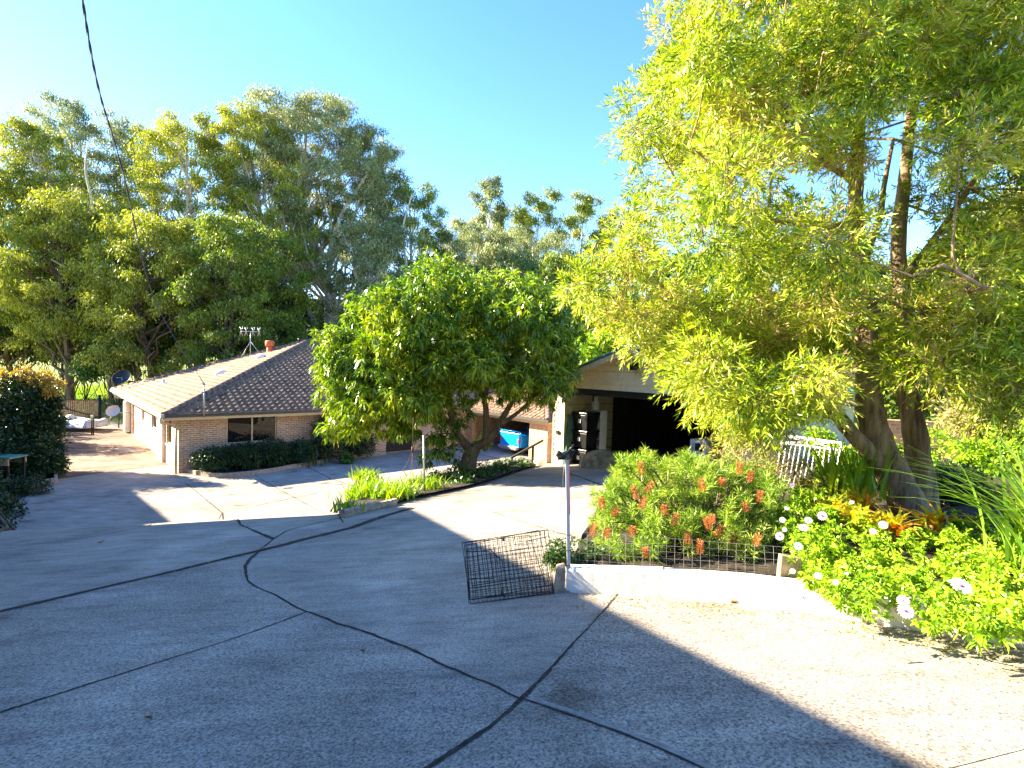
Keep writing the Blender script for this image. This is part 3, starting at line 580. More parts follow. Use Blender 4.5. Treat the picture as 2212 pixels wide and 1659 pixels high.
for k, (z, s_) in enumerate([(0, .62), (.58, .6), (1.14, .56)]):
    T_ = thing('storage_tub', ['black lidded storage tub at the bottom of the stack in the garage', 'black lidded storage tub in the middle of the stack in the garage', 'black lidded storage tub topmost of the stack in the garage'][k], 'storage tub', gl(.55, -.72, .015+z), ANG, 'black tubs stacked in the garage')
    MB().hexa([(-.24, -.26, 0), (.24, -.26, 0), (.24, .26, 0), (-.24, .26, 0)], [(-.29, -.31, .48), (.29, -.31, .48), (.29, .31, .48), (-.29, .31, .48)]).build('tub', 'plastic', T_, bevel=.02)
    MB().box(-.31, -.33, .482, .31, .33, .55).build('lid', 'plastic', T_, bevel=.015); MB().box(-.292, -.04, .22, -.272, .06, .34).build('label_sheet', 'white', T_)
tag(MB().hexa([gl(-.1, -.37, .02), gl(.0, -.37, .02), gl(.05, -.45, .02), gl(-.05, -.50, .02)], [gl(.12, -.36, 1.6), gl(.14, -.36, 1.6), gl(.5, -.40, 1.6), gl(.48, -.42, 1.6)]).build('leaning_sheet', flat('green_sheet', (.12, .22, .18), .3)), 'pale green sheet leaning against the garage doorway beside the tubs', 'sheet')
# covered mound
mnd = MB(); cR = gl(-.1, -1.9, .25); prof = [(0, .45), (.3, .42), (.52, .3), (.6, .1), (.56, -.05)]
mnd.lathe(cR, [(a*1.05, b) for a, b in prof], 20, axis=(-.15, -.1, 1)); R_ = thing('covered_fire_pit', 'round tan canvas covered fire pit at the garage doorway', 'fire pit', cR-[0, 0, .25])
o = mnd.build('cover', 'canvas', R_, world=True)
for k in range(3):
    a = k*2.1+.4; MB().tube([cR+[math.cos(a)*.4, math.sin(a)*.4, 0], cR+[math.cos(a)*.5, math.sin(a)*.5, -.24]], .025, 6).build('leg', 'black', R_, world=True)
Bx = thing('appliance', 'white appliance standing on a bench deep in the garage doorway', 'appliance', gl(1.2, -4.3, .75), ANG); MB().box(-.2, -.25, 0, .2, .25, .5).build('body', 'white', Bx, bevel=.03); MB().box(-.215, -.16, .2, -.202, .08, .4).build('screen', 'plastic', Bx); MB().box(-.215, .12, .1, -.202, .2, .4).build('controls', 'alu', Bx)
Wb = thing('workbench', 'low timber workbench inside the dark garage', 'bench', gl(1.2, -4.3, .012), ANG); MB().box(-.3, -.8, .68, .3, .8, .735).build('bench_top', 'timber', Wb)
for x in (-.26, .2):
    for y in (-.76, .7): MB().box(x, y, 0, x+.06, y+.06, .679).build('leg', 'darktimber', Wb)
# handrail and pot beside the garage
hr0, hr1 = at(1104, 989, 17.0), at(1173, 951, 17.6)
Rl = thing('handrail', 'dark timber handrail at the steps beside the garage', 'handrail', (hr0[0], hr0[1], -4.3)); MB().beam(hr0, hr1, .07, .06).build('rail', 'darktimber', Rl, world=True)
for t in (.02, .68):
    q = hr0+(hr1-hr0)*t; MB().beam(q-[0, 0, .02], (q[0], q[1], max(-4.4, q[2]-1.15)), .08, .08).build('post', 'darktimber', Rl, world=True)
q = at(1166, 1000, 17.9)
tag(MB().lathe(q+[0, 0, -.25], [(0, 0), (.13, 0), (.22, .12), (.23, .25), (.17, .38), (.14, .40), (.13, .37), (0, .34)], 18).build('round_pot', 'panel'), 'round off white pot beside the handrail post at the garage corner', 'pot')
stone = MB().hexa([at(1125, 1035, 17.2), at(1180, 1008, 18), at(1180, 1004, 19), at(1125, 1020, 19)], [at(1122, 1012, 17.2), at(1165, 995, 18), at(1165, 992, 19), at(1122, 1006, 19)])
tag(stone.build('retaining_block', 'whitewood'), 'white painted block edging the bed end below the handrail', 'retaining block')
exec_marker = 1
# ------------------------------------------------ beds and kerbs
bed('side_path', [hit(*q) for q in [(372, 1002), (330, 972), (290, 945), (270, 925)]], [hit(*q) for q in [(118, 1036), (122, 1000), (126, 960), (130, 930)]], .003, 'shadepath', n=30, m=6, bump=0, raw=True)
cur = [hit(*q) for q in [(563, 1188), (538, 1212), (530, 1238), (545, 1262), (600, 1290), (662, 1322), (870, 1398), (1128, 1512)]]
bed('driveway_slab', [hit(-60, 1336), hit(300, 1252)]+list(poly(cur, 6)), [hit(*q) for q in [(-400, 1500), (-300, 1800), (500, 1850), (890, 1680), (1030, 1590), (1129, 1511)]], .003, 'coarse', n=90, m=6, bump=0, raw=True)
bed('driveway_slab', [hit(*q) for q in [(1338, 1270), (1755, 1314), (1950, 1346), (2300, 1400), (2700, 1495)]], [hit(*q) for q in [(1129, 1511), (1250, 1552), (1380, 1602), (1520, 1662), (1700, 1750)]], .003, 'coarse2', n=60, m=6, bump=0)
bed('driveway_slab', [hit(*q) for q in [(1130, 1512), (1250, 1552), (1380, 1602), (1520, 1662), (1700, 1750)]], [hit(*q) for q in [(1128, 1513), (1030, 1590), (890, 1680), (700, 1800)]], .003, 'coarse', n=40, m=4, bump=0)
fb_f = [hit(400, 1020), hit(470, 1031), hit(560, 1024), hit(650, 1008), hit(760, 990), hit(832, 982)]; fb_b = [hl(.1, .02, 0), hl(3, .02, 0), hl(6, .02, 0), hl(9.2, .02, 0)]
bed('front_garden_soil', fb_f, fb_b, .09)
kerb('garden_kerb', fb_f, .13, .17, 'kerb', 'curved low brick coloured kerb round the garden bed in front of the house', 'kerb', jit=.006)
tA = [hit(738, 1118), hit(790, 1104), hit(850, 1092), hit(900, 1078)[:3], np.array([-.65, 12.4, 0]), np.array([.25, 15.0, 0]), np.array([.95, 16.7, 0])]
tB = [hit(736, 1114), hit(780, 1082), np.array([-3.2, 11.4, 0]), np.array([-2.5, 13.6, 0]), np.array([-1.6, 15.6, 0]), np.array([-.3, 16.9, 0])]
def GU(x, y): return float(-1.475+.08*x-.1045*y)
# island bed sits at the upper level; build explicitly
nA = np.array([q[:2] for q in poly(tA, 6)]); nB = np.array([q[:2] for q in poly(tB, 6)]); n = 30
ia = np.linspace(0, len(nA)-1, n); ib = np.linspace(0, len(nB)-1, n)
IA = np.stack([np.interp(ia, np.arange(len(nA)), nA[:, k]) for k in (0, 1)], 1); IB = np.stack([np.interp(ib, np.arange(len(nB)), nB[:, k]) for k in (0, 1)], 1)
V = []; 
for i in range(n):
    for j in range(5): q = IA[i]+(IB[i]-IA[i])*j/4; V.append([q[0], q[1], GU(*q)+.07+(.04*rng.random() if 0 < j < 4 else 0)])
    q = IB[i]; V.append([q[0], q[1], GU(*q)-1.9])
Q = [[i*6+j, i*6+j+1, (i+1)*6+j+1, (i+1)*6+j] for i in range(n-1) for j in range(5)]
tag(link_np('island_bed_soil', V, Q, MT['soil']), kind='structure')
kerb('garden_kerb', [tuple(q) for q in IA[:12:2]], .12, .12, 'kerb', 'short stone kerb at the tip of the island bed under the mango tree', 'kerb', jit=.01)
# white sleeper
k0 = hit(1226, 1273); kr = hit(1755, 1318); kc = hit(1430, 1282)
kerb('painted_sleeper', [k0, kc], .16, .2, 'whitewood', 'white painted timber sleeper edging the bed, the piece starting at the metal pole', 'sleeper', smooth=False, jit=.004, group='white sleepers edging the bed')
kerb('painted_sleeper', [kc+(kr-kc)*.004, hit(1600, 1297), kr], .16, .195, 'whitewood', 'white painted timber sleeper edging the bed, the piece ending under the daisies', 'sleeper', smooth=False, jit=.004, group='white sleepers edging the bed')
kerb('painted_sleeper', [kr+(kr-kc)*.004, hit(1950, 1350), hit(2300, 1405), hit(2700, 1500)], .16, .17, 'whitewood', 'white painted sleeper mostly hidden beneath the overhanging daisy bush', 'sleeper', smooth=False, jit=.004, group='white sleepers edging the bed')
def gb(u, v): return hit(u, v, .15)
bed('right_garden_soil', [k0+[.03, .1, 0], kc+[0, .1, 0], kr+[0, .1, 0], hit(2300, 1405)+[0, .1, 0], hit(2700, 1500)+[0, .1, 0]], [np.array([.9, 6.2]), np.array([2.2, 10]), np.array([6, 12.6]), np.array([13, 10]), np.array([16, 3])], .14, n=40, m=14, bump=.05)
V_ = hit(1215, 1282)
P_ = thing('metal_pole', 'thin grey metal pole with red stripe and a black bracket on top', 'pole', V_)
ptop = at(1225, 968, V_[1]+.02); hh = ptop[2]-V_[2]; 
pb = hit(1230, 1277); pt = at(1225, 985, pb[1]); P_.location = pb
MB().beam(pb-[0, 0, .05], pt, .028, .028).build('shaft', 'alu', P_, world=True)
a1, b1 = at(1228, 1110, pb[1])-[-.012, .016, 0], at(1227, 995, pb[1])-[-.012, .016, 0]; MB().beam(a1, b1, .012, .004).build('stripe', 'red', P_, world=True)
c = pt+[0, 0, 0]; bk = MB().lathe(c+[-.03, 0, .0], [(0, -.05), (.03, -.05), (.035, .0), (.04, .05), (0, .05)], 10, axis=(1, 0, .15)).beam(c+[.02, 0, -.01], c+[.035, 0, .055], .05, .05).tube([c+[.0, 0, .03], c+[.03, -.01, .07], c+[.055, -.01, .10]], .008, 5).tube([c+[-.06, 0, .01], c+[-.085, 0, .02]], .03, 8)
bk.build('bracket', 'plastic', P_, world=True)
for v in (1155, 1188, 1220): q = at(1227, v, pb[1]); MB().lathe(q, [(.022, -.002), (.022, .002)], 8).build('wire_tie', 'black', P_, world=True)
tag(MB().tube([pt+[-.012, -.02, 0], at(1216, 1030, pb[1]-.02), at(1217, 1090, pb[1]-.02)], .0015, 4).build('twine', 'galv', P_, world=True))
# gate post stone with plant
q = hit(1212, 1278); mb = MB(); rr = lambda s: rng.normal(size=3)*s
mb.hexa([q+[-.07, -.03, -.03], q+[.03, -.05, -.03], q+[.04, .1, -.03], q+[-.06, .1, -.03]], [q+[-.05, -.0, .2], q+[.03, -.0, .21], q+[.03, .1, .22], q+[-.04, .1, .2]])
tag(mb.build('edging_stone', 'stone', bevel=.012), 'rough sandstone block standing between the crate and the metal pole', 'stone')
q = hit(1205, 1275); tag(MB().hexa([q+[-.05, -.05, 0], q+[.1, -.09, 0], q+[.11, -.02, 0], q+[-.02, .03, 0]], [q+[-.04, -.045, .03], q+[.09, -.08, .035], q+[.1, -.03, .03], q+[-.01, .02, .03]]).build('edging_stone', 'kerb', bevel=.006), 'small flat grey stone on the concrete at the foot of the metal pole', 'stone')
# wire panels
def grid(mb, a, b, c, d, nu, nv, r, keep=lambda i, j: True, sag=0):
    """a,b bottom left/right ; d,c top left/right"""
    a, b, c, d = [np.array(q, float) for q in (a, b, c, d)]
    f = lambda s, t: (a*(1-s)+b*s)*(1-t)+(d*(1-s)+c*s)*t
    for i in range(nu+1): s = i/nu; mb.tube([f(s, 0), f(s, .5)+rng.normal(size=3)*sag, f(s, 1)], r, 4, cap=False)
    for j in range(nv+1): t = j/nv; mb.tube([f(0, t), f(.33, t)+rng.normal(size=3)*sag, f(.66, t)+rng.normal(size=3)*sag, f(1, t)], r, 4, cap=False)
    return mb
fa, fb = hit(1236, 1262), hit(1710, 1292)
F_ = thing('wire_fence', 'low galvanised wire mesh fence behind the white sleeper', 'wire fence', fa)
fz = lambda u, v, D: at(u, v, D)
a = k0+[.05, .12, .17]; b = kr+[-.12, .17, .17]; 
a = at(1236, 1224, 4.72); b = at(1712, 1256, 4.12); c = at(1712, 1183, 4.2); d = at(1236, 1148, 4.8)
mb = MB(); grid(mb, a, b, c, d, 26, 5, .0010, sag=.004); mb.build('mesh', 'galv', F_, world=True)
MB().tube([b-[0, 0, .1], c], .003, 5).build('end_wire', 'galv', F_, world=True)
mb = MB(); grid(mb, at(1057, 1262, 4.95), at(1240, 1272, 4.72), at(1240, 1136, 4.8), at(1057, 1138, 5.1), 13, 8, .0011, sag=.004); tag(mb.build('mesh_screen', 'rust'), 'thin rusty wire mesh panel standing behind the folded crate', 'wire panel')
# folded crate
cbl, cbr = hit(1017, 1305), hit(1196, 1283); ctr = at(1184, 1145, cbr[1]+.16); ctl = at(998, 1172, cbl[1]+.16)
CR = thing('folded_wire_crate', 'folded black wire dog crate leaning beside the metal pole', 'wire crate', cbl)
for k, (o_, nu, nv, nm) in enumerate([(0, 20, 4, 'front_panel'), (.022, 20, 16, 'back_panel'), (.045, 12, 7, 'side_panel'), (.06, 16, 12, 'tray_panel')]):
    off = np.array([0, o_, 0]); j = rng.normal(size=(4, 3))*.006*k; mb = MB()
    s0 = .03*k; A, Bq, Cq, Dq = cbl+off+j[0], cbr+off+j[1], ctr+off+j[2]-[s0, 0, .01*k], ctl+off+j[3]+[s0*.6, 0, -.012*k]
    if k == 2: Bq = A+(Bq-A)*.9; Cq = Dq+(Cq-Dq)*.86; 
    grid(mb, A, Bq, Cq, Dq, nu, nv, .0017 if k else .0021, sag=.001)
    for p, q in ((A, Bq), (Bq, Cq), (Cq, Dq), (Dq, A)): mb.tube([p, q], .0032, 5)
    mb.build(nm, 'black' if k < 3 else 'rust', CR, world=True)
f = lambda s, t, o=.0: (cbl*(1-s)+cbr*s)*(1-t)+(ctl*(1-s)+ctr*s)*t+np.array([0, -o, 0])
for (s0, t0, s1, t1) in [(.03, .86, .28, .8), (.03, .42, .3, .36), (.72, .88, .98, .9), (.02, .08, .98, .14), (.05, .3, .97, .32), (.3, .85, .42, .62)]: MB().tube([f(s0, t0, .02), f(s1, t1, .005)], .0035, 5).build('brace', 'black', CR, world=True)
MB().tube([f(.42, .06, .02), f(.38, .12, .03), f(.40, .2, .02)], [.004, .016, .008], 6).build('latch', 'plastic', CR, world=True); MB().beam(f(.47, .93, .01), f(.47, .99, .01), .02, .008).build('latch', 'plastic', CR, world=True)
# stick
q = [hit(1577, 1303), hit(1600, 1302), hit(1630, 1307), hit(1662, 1310)]; mb = MB().tube([p+[0, 0, .018+.006*math.sin(k*2)] for k, p in enumerate(q)], [.016, .022, .017, .011], 7, jitter=.5)
tag(mb.build('fallen_stick', 'dead'), 'knobbly brown stick lying on the sunlit concrete before the white sleeper', 'stick')
q0 = at(1708, 1254, 3.95); tag(MB().hexa([q0+[-.09, 0, -.12], q0+[.13, .0, -.12], q0+[.13, .06, -.12], q0+[-.09, .06, -.12]], [q0+[-.05, .05, .17], q0+[.10, .05, .15], q0+[.10, .1, .15], q0+[-.05, .1, .17]]).build('timber_post', 'timber', bevel=.005), 'stubby tan timber post beside the daisies at the mesh fence end', 'post')
# ------------------------------------------------ white metal gate
gbL, gbR = at(1668, 1068, 8.2), at(1800, 1078, 7.7); gtR, gtL = at(1818, 957, 7.75), at(1693, 940, 8.25)
Gt = thing('metal_gate', 'white metal gate with vertical bars and ring motif under the bottlebrush tree', 'gate', gbL)
lr = lambda s, t: (gbL*(1-s)+gbR*s)*(1-t)+(gtL*(1-s)+gtR*s)*t
MB().beam(lr(0, 1), lr(1, 1), .03, .03).beam(lr(0, .87), lr(1, .87), .025, .025).beam(lr(0, .03), lr(1, .03), .03, .03).beam(lr(0, 0), lr(0, 1), .03, .03).beam(lr(1, 0), lr(1, 1), .03, .03).build('frame', 'white', Gt, world=True)
for k in range(1, 12): MB().tube([lr(k/12, .03), lr(k/12, .87)], .009, 6).build('bar', 'white', Gt, world=True)
mb = MB().tube([lr(.02, .99), lr(.42, .935)], .007, 5).tube([lr(.02, .88), lr(.42, .935)], .007, 5).tube([lr(.98, .99), lr(.58, .935)], .007, 5).tube([lr(.98, .88), lr(.58, .935)], .007, 5)
cc = lr(.5, .935); mb.tube([cc+unit(gbR-gbL)*.05*math.cos(a)+np.array([0, 0, .05*math.sin(a)]) for a in np.linspace(0, 2*math.pi, 17)], .007, 5, cap=False); mb.build('ring_motif', 'white', Gt, world=True)
# ------------------------------------------------ foliage things
def finish_leaves(name, mat, parent, PL): 
    V, Q, o = [], [], 0
    for v, q in PL: V.append(v); Q.append(q+o); o += len(v)
    return link_np(name, np.concatenate(V), np.concatenate(Q), MT[mat], parent)
def blob_leaves(c, r, nclump, k, Ln, Wd, droop=.5, out=.6, csz=.12, shell=.5, sag=.15, up=0):
    c = np.array(c); r = np.broadcast_to(r, (3,)); b, d = ball(nclump, shell); P = c+b*r
    P = np.repeat(P, k, 0)+rng.normal(size=(nclump*k, 3))*csz; dd = np.repeat(d, k, 0)
    Dn = unit(dd*out+rng.normal(size=P.shape)*.55+np.array([0, 0, up-droop])); ln = Ln*(.6+.7*rng.random(len(P)))
    return leafquads(P, Dn, ln, Wd*ln/Ln, sag)
def shrub(name, label, cat, base, blobs, mat, Ln, Wd, nclump, k, droop=.1, stem='bark_dark', group=None, csz=.05, shell=.6, stems=True, part='foliage', **kw):
    t = thing(name, label, cat, base, 0, group); PL = []; m = MB()
    for (c, r) in blobs:
        PL.append(blob_leaves(c, r, nclump, k, Ln, Wd, droop, csz=csz, shell=shell, **kw))
        if stems: m.tube(wobble(base, np.array(c), 5, .06), [.03, .026, .02, .014, .008], 6, jitter=.1)
    finish_leaves(part, mat, t, PL)
    if stems: m.build('stem', stem, t, world=True)
    return t
def strap(n, base, spread, Ln, Wd, lean=.6, seg=4, dirb=None):
    """arching strap leaves as 3-quad ribbons"""
    V, Q = [], []; o = 0
    for i in range(n):
        a = rng.random()*2*math.pi; d = np.array([math.cos(a), math.sin(a), 0])
        if dirb is not None: d = unit(d+np.array(dirb))
        p = np.array(base)+rng.normal(size=3)*np.array([spread, spread, 0]); l = Ln*(.6+.5*rng.random()); le = lean*(.3+rng.random()); sd = np.array([-d[1], d[0], 0])
        tw = unit(sd+rng.normal(size=3)*.25)
        for s in range(seg+1):
            t = s/seg; q = p+d*l*le*(t**1.6)+np.array([0, 0, 1.])*l*(t-.45*le*t**2.6); wd = Wd*(1-t**2.5)*.5*(.7+.5*math.sin(math.pi*min(1, t+.2)))+.0005
            V += [q+tw*wd, q-tw*wd]
        Q += [[o+2*s, o+2*s+1, o+2*s+3, o+2*s+2] for s in range(seg)]; o += 2*(seg+1)
    return np.array(V), np.array(Q)
# --- bottlebrush tree
def tree_limbs(mb, paths): 
    pts = []
    for path, r0, r1 in paths:
        pp = poly([at(*q) for q in path], 5); n = len(pp); mb.tube(pp, [r0+(r1-r0)*(k/(n-1))**.8 for k in range(n)], 9, jitter=.16); pts += [(p, r0+(r1-r0)*k/(n-1)) for k, p in enumerate(pp)][2:]
    return pts
tb = gb(1965, 1110)
BT = thing('bottlebrush_tree', 'tall bright green weeping bottlebrush tree with rough multiple trunks filling the right side', 'tree', tb)
mb = MB(); D0 = tb[1]
skel = tree_limbs(mb, [
    ([(1975, 1118, D0), (1935, 1040, D0), (1900, 960, D0-.1), (1880, 880, D0), (1872, 760, D0+.1), (1868, 640, D0+.1), (1850, 500, D0+.1), (1850, 380, D0+.2), (1858, 260, D0+.2), (1880, 120, D0+.2), (1880, -100, D0)], .21, .03),
    ([(1925, 1030, D0), (1885, 985, D0-.15), (1835, 930, D0-.2), (1790, 870, D0-.1), (1740, 790, D0), (1690, 720, D0), (1640, 640, D0)], .12, .03),
    ([(1998, 1115, D0+.15), (1988, 1020, D0+.2), (1975, 930, D0+.2), (1955, 800, D0+.3), (1950, 660, D0+.4), (1940, 520, D0+.4), (1955, 380, D0+.4), (1975, 200, D0+.3), (2005, 80, D0+.2), (2040, -80, D0)], .17, .03),
    ([(1868, 640, D0+.1), (1870, 560, D0+.2), (1900, 470, D0+.3), (1910, 400, D0+.4), (1930, 300, D0+.5)], .06, .02),
    ([(1850, 395, D0+.2), (1815, 372, D0+.1), (1780, 350, D0), (1745, 310, D0-.2), (1700, 250, D0-.3)], .055, .015),
    ([(1862, 480, D0+.1), (1780, 490, D0-.3), (1700, 480, D0-.5), (1620, 475, D0-.6), (1570, 480, D0-.6)], .045, .012),
    ([(1740, 790, D0), (1650, 720, D0+.2), (1540, 690, D0+.3), (1470, 650, D0+.3), (1410, 605, D0+.3), (1370, 590, D0+.3)], .06, .015),
    ([(1970, 900, D0+.2), (2040, 830, D0), (2110, 740, D0-.3), (2190, 640, D0-.5)], .06, .015),
    ([(1955, 600, D0+.3), (2030, 500, D0), (2110, 380, D0-.3), (2200, 250, D0-.4)], .05, .015),
    ([(1700, 830, D0-.1), (1800, 900, D0), (1720, 890, D0-.3), (1650, 900, D0-.4)][1:], .04, .012),
    ([(1880, 760, D0), (1960, 700, D0-.8), (2060, 640, D0-1.5), (2150, 620, D0-2)], .05, .012)])
mb.build('trunk', 'bark_br', BT, world=True)
OUT = [(1455, -420), (1450, 0), (1430, 110), (1415, 200), (1370, 245), (1350, 350), (1410, 400), (1360, 460), (1240, 560), (1240, 640), (1330, 690), (1450, 720), (1490, 790), (1520, 860), (1590, 920), (1650, 935), (1700, 860), (1800, 820), (1850, 790), (1900, 820), (2000, 830), (2100, 840), (2200, 900), (2500, 900), (2560, -420)]
HOLES = [(1800, 360, 30, 15), (2120, 420, 30, 30), (1600, 470, 30, 20), (1440, 600, 30, 25), (1560, 700, 30, 30), (2060, 620, 25, 40), (1690, 700, 30, 25), (1740, 560, 30, 25), (2150, 760, 50, 30), (1905, 330, 40, 120), (1770, 400, 45, 40), (1960, 330, 30, 100), (1700, 415, 60, 25), (1690, 590, 50, 30), (1560, 600, 40, 35), (1860, 640, 24, 40), (2230, 560, 40, 40), (1500, 560, 25, 25), (1960, 900, 60, 60), (1880, 930, 50, 60), (1780, 480, 40, 30), (1920, 500, 30, 60), (1640, 350, 30, 22), (1830, 750, 25, 60)]
blobs = []; tries = 0
while len(blobs) < 360 and tries < 12000:
    tries += 1; u = random.uniform(1200, 2560); v = random.uniform(-420, 1000)
    if not inpoly(u, v, OUT): continue
    if any(abs(u-h[0]) < h[2]+15 and abs(v-h[1]) < h[3]+15 for h in HOLES): continue
    D = D0+random.uniform(-1.8, 1.8)*(.45 if u < 1480 or v > 850 else 1)+(.3 if u < 1500 else 0)
    if random.random() < .25: u = random.uniform(1430, 1830); v = random.uniform(600, 900); D = D0+random.uniform(-.6, 1.4)
    if not inpoly(u, v, OUT) or any(abs(u-h[0]) < h[2]+15 and abs(v-h[1]) < h[3]+15 for h in HOLES): continue
    if v > 780 and u > 1700: D = D0+random.uniform(-1.6, .3)
    edge = min(1, max(.0, (u-1200)/350)); r = random.uniform(.26, .46)*(.8+.2*edge); c = at(u, v, D)
    ok = all(np.linalg.norm((c-b[0])) > (.36 if v > -60 else .5) for b in blobs)
    if ok: blobs.append((c, r*.86))
mbt = MB(); SP, SD = [], []
for c, r in blobs:
    j = min(range(len(skel)), key=lambda i: np.linalg.norm(skel[i][0]-c)+abs(skel[i][0][2]-c[2])*.2+(.6 if skel[i][0][2] > c[2]+.5 else 0)); a = skel[j][0]
    mbt.tube(wobble(a, c, 5, .07), [.018, .014, .011, .008, .005], 5, cap=False)
    n = int(150*(r/.36)**2); b, d = ball(n, .25); P = c+b*np.array([r*1.0, r*1.0, r*.85])*(.75+.5*rng.random()); SP.append(P); SD.append(unit(d*.9+rng.normal(size=d.shape)*.4+np.array([0, 0, -.12])+rng.normal(size=3)*.25))
    for k in range(5): mbt.tube([c, c+b[k]*r*.9], [.005, .002], 3, cap=False)
mbt.build('branches', 'bark_br', BT, world=True)
SP = np.concatenate(SP); SD = np.concatenate(SD); ns = len(SP); slen = .10+.16*rng.random(ns); kk = 14
t = np.tile(np.linspace(.05, 1, kk)**.6, ns); Pm = np.repeat(SP, kk, 0); Dm = np.repeat(SD, kk, 0); sl2 = np.repeat(slen, kk)
curve = np.array([0, 0, -1.])*(t**2*sl2*.35)[:, None]; P = Pm+Dm*(t*sl2)[:, None]+curve
perp = unit(np.cross(Dm, rng.normal(size=Dm.shape))); Dn = unit(Dm*.7+perp*.95*(1.1-.6*t)[:, None]+rng.normal(size=Dm.shape)*.12)
V1, Q1 = leafquads(P, Dn, .092*(.5+.8*rng.random(len(P))), .0145, .02)
link_np('crown', V1, Q1, MT['lf_br'], BT)
# twig stalks
a = SP; b = SP+SD*slen[:, None]*.55+np.array([0, 0, -1.])*(.3*slen*.35)[:, None]; s_ = unit(np.cross(SD, [0.2, .1, 1]))*.0022; u_ = unit(np.cross(SD, s_))*.0022
V = np.stack([a-s_, a+s_, b+s_*.5, b-s_*.5, a-u_, a+u_, b+u_*.5, b-u_*.5], 1).reshape(-1, 3); i = np.arange(ns)[:, None]*8
link_np('twigs', V, np.concatenate([i+[0, 1, 2, 3], i+[4, 5, 6, 7]]), MT['twig'], BT)
# --- mango tree
mD = 14.7; mbase = np.array([at(1000, 1040, mD)[0], mD, GU(at(1000, 1040, mD)[0], mD)])
MG = thing('mango_tree', 'round glossy leaved mango tree in the island bed between house and garage', 'tree', mbase)
mb = MB(); tz = [(1008, 1045, mD), (1012, 1000, mD), (1022, 965, mD)]
sk = tree_limbs(mb, [(tz, .26, .2),
    ([(1020, 975, mD), (990, 940, mD-.1), (975, 900, mD-.2), (965, 850, mD-.2), (930, 790, mD-.4), (870, 720, mD-.5), (820, 680, mD-.3)], .13, .03),
    ([(1020, 970, mD), (1060, 945, mD), (1085, 905, mD+.1), (1110, 860, mD+.1), (1140, 800, mD), (1180, 730, mD)], .14, .03),
    ([(1050, 950, mD), (1050, 900, mD+.2), (1045, 860, mD+.3), (1020, 800, mD+.4), (1000, 700, mD+.3), (980, 620, mD)], .11, .03),
    ([(1085, 915, mD), (1120, 890, mD-.2), (1160, 850, mD-.4), (1200, 800, mD-.4)], .07, .02),
    ([(980, 920, mD), (940, 890, mD-.6), (880, 860, mD-.9), (800, 840, mD-1), (740, 820, mD-.8)], .08, .02),
    ([(1045, 870, mD), (1060, 800, mD-.5), (1070, 720, mD-.8), (1080, 650, mD-.6)], .08, .02)])
mb.build('trunk', 'bark_mango', MG, world=True)
MO = [(700, 830), (705, 740), (745, 690), (790, 640), (850, 605), (905, 600), (955, 572), (1010, 598), (1080, 600), (1150, 605), (1195, 640), (1228, 700), (1232, 780), (1210, 830), (1165, 850), (1120, 830), (1060, 815), (1000, 830), (940, 850), (915, 900), (900, 920), (830, 915), (770, 900), (715, 915), (705, 880)]
blobs = []; tries = 0
while len(blobs) < 215 and tries < 14000:
    tries += 1; u = random.uniform(690, 1240); v = random.uniform(560, 960)
    if not inpoly(u, v, MO): continue
    cx = (u-965)/290; cz = (v-750)/200; th = math.sqrt(max(.05, 1-min(1, cx*cx*.8+cz*cz*.5))); D = mD+random.uniform(-2.6, 2.2)*th
    c = at(u, v, D); r = random.uniform(.24, .58)
    if all(np.linalg.norm(c-b[0]) > .36 for b in blobs): blobs.append((c, r))
for (u, v, D, r) in [(945, 960, 13.9, .35), (930, 990, 13.8, .28), (960, 930, 14.2, .4), (1000, 900, 15.2, .35), (705, 930, 13.9, .22), (700, 850, 14, .25), (990, 985, 14.6, .3), (1040, 955, 15.2, .25), (1195, 860, 14.5, .25), (1180, 800, 15, .4), (1130, 790, 15.5, .4), (1090, 800, 15.8, .4), (1060, 790, 14, .35), (1150, 835, 14.2, .25), (1210, 770, 14.5, .4), (1090, 840, 16, .25), (960, 830, 15.5, .4), (900, 850, 15.5, .4), (725, 925, 13.9, .3), (765, 925, 13.8, .34), (810, 915, 13.8, .36), (855, 915, 13.8, .36), (890, 915, 14, .36), (920, 880, 14, .4), (950, 860, 13.9, .36), (1010, 850, 13.8, .33), (1070, 845, 13.9, .3), (1130, 855, 14.3, .3), (1175, 845, 14.2, .33), (700, 800, 14.2, .3), (1235, 760, 14.5, .3), (1235, 700, 14.6, .3)]: blobs.append((at(u, v, D), r))
PL = []; mbt = MB()
for c, r in blobs:
    j = min(range(len(sk)), key=lambda i: np.linalg.norm(sk[i][0]-c)+(.8 if sk[i][0][2] > c[2]+.4 else 0)); mbt.tube(wobble(sk[j][0], c, 5, .06), [.03, .024, .018, .012, .006], 5, cap=False)
    n = int(32*(r/.43)**2); b, d = ball(n, .55); d = unit(d+np.array([0, 0, .35])); Pc = c+b*r; k = 15; P = np.repeat(Pc, k, 0); dd = np.repeat(d, k, 0)
    rad = unit(rng.normal(size=P.shape)); Dn = unit(dd*.5+rad*.8+np.array([0, 0, -.45])); PL.append(leafquads(P+rng.normal(size=P.shape)*.02, Dn, .19*(.5+.8*rng.random(len(P))), .046, .3, .5))
finish_leaves('crown', 'lf_mango', MG, PL); mbt.build('branches', 'bark_mango', MG, world=True)
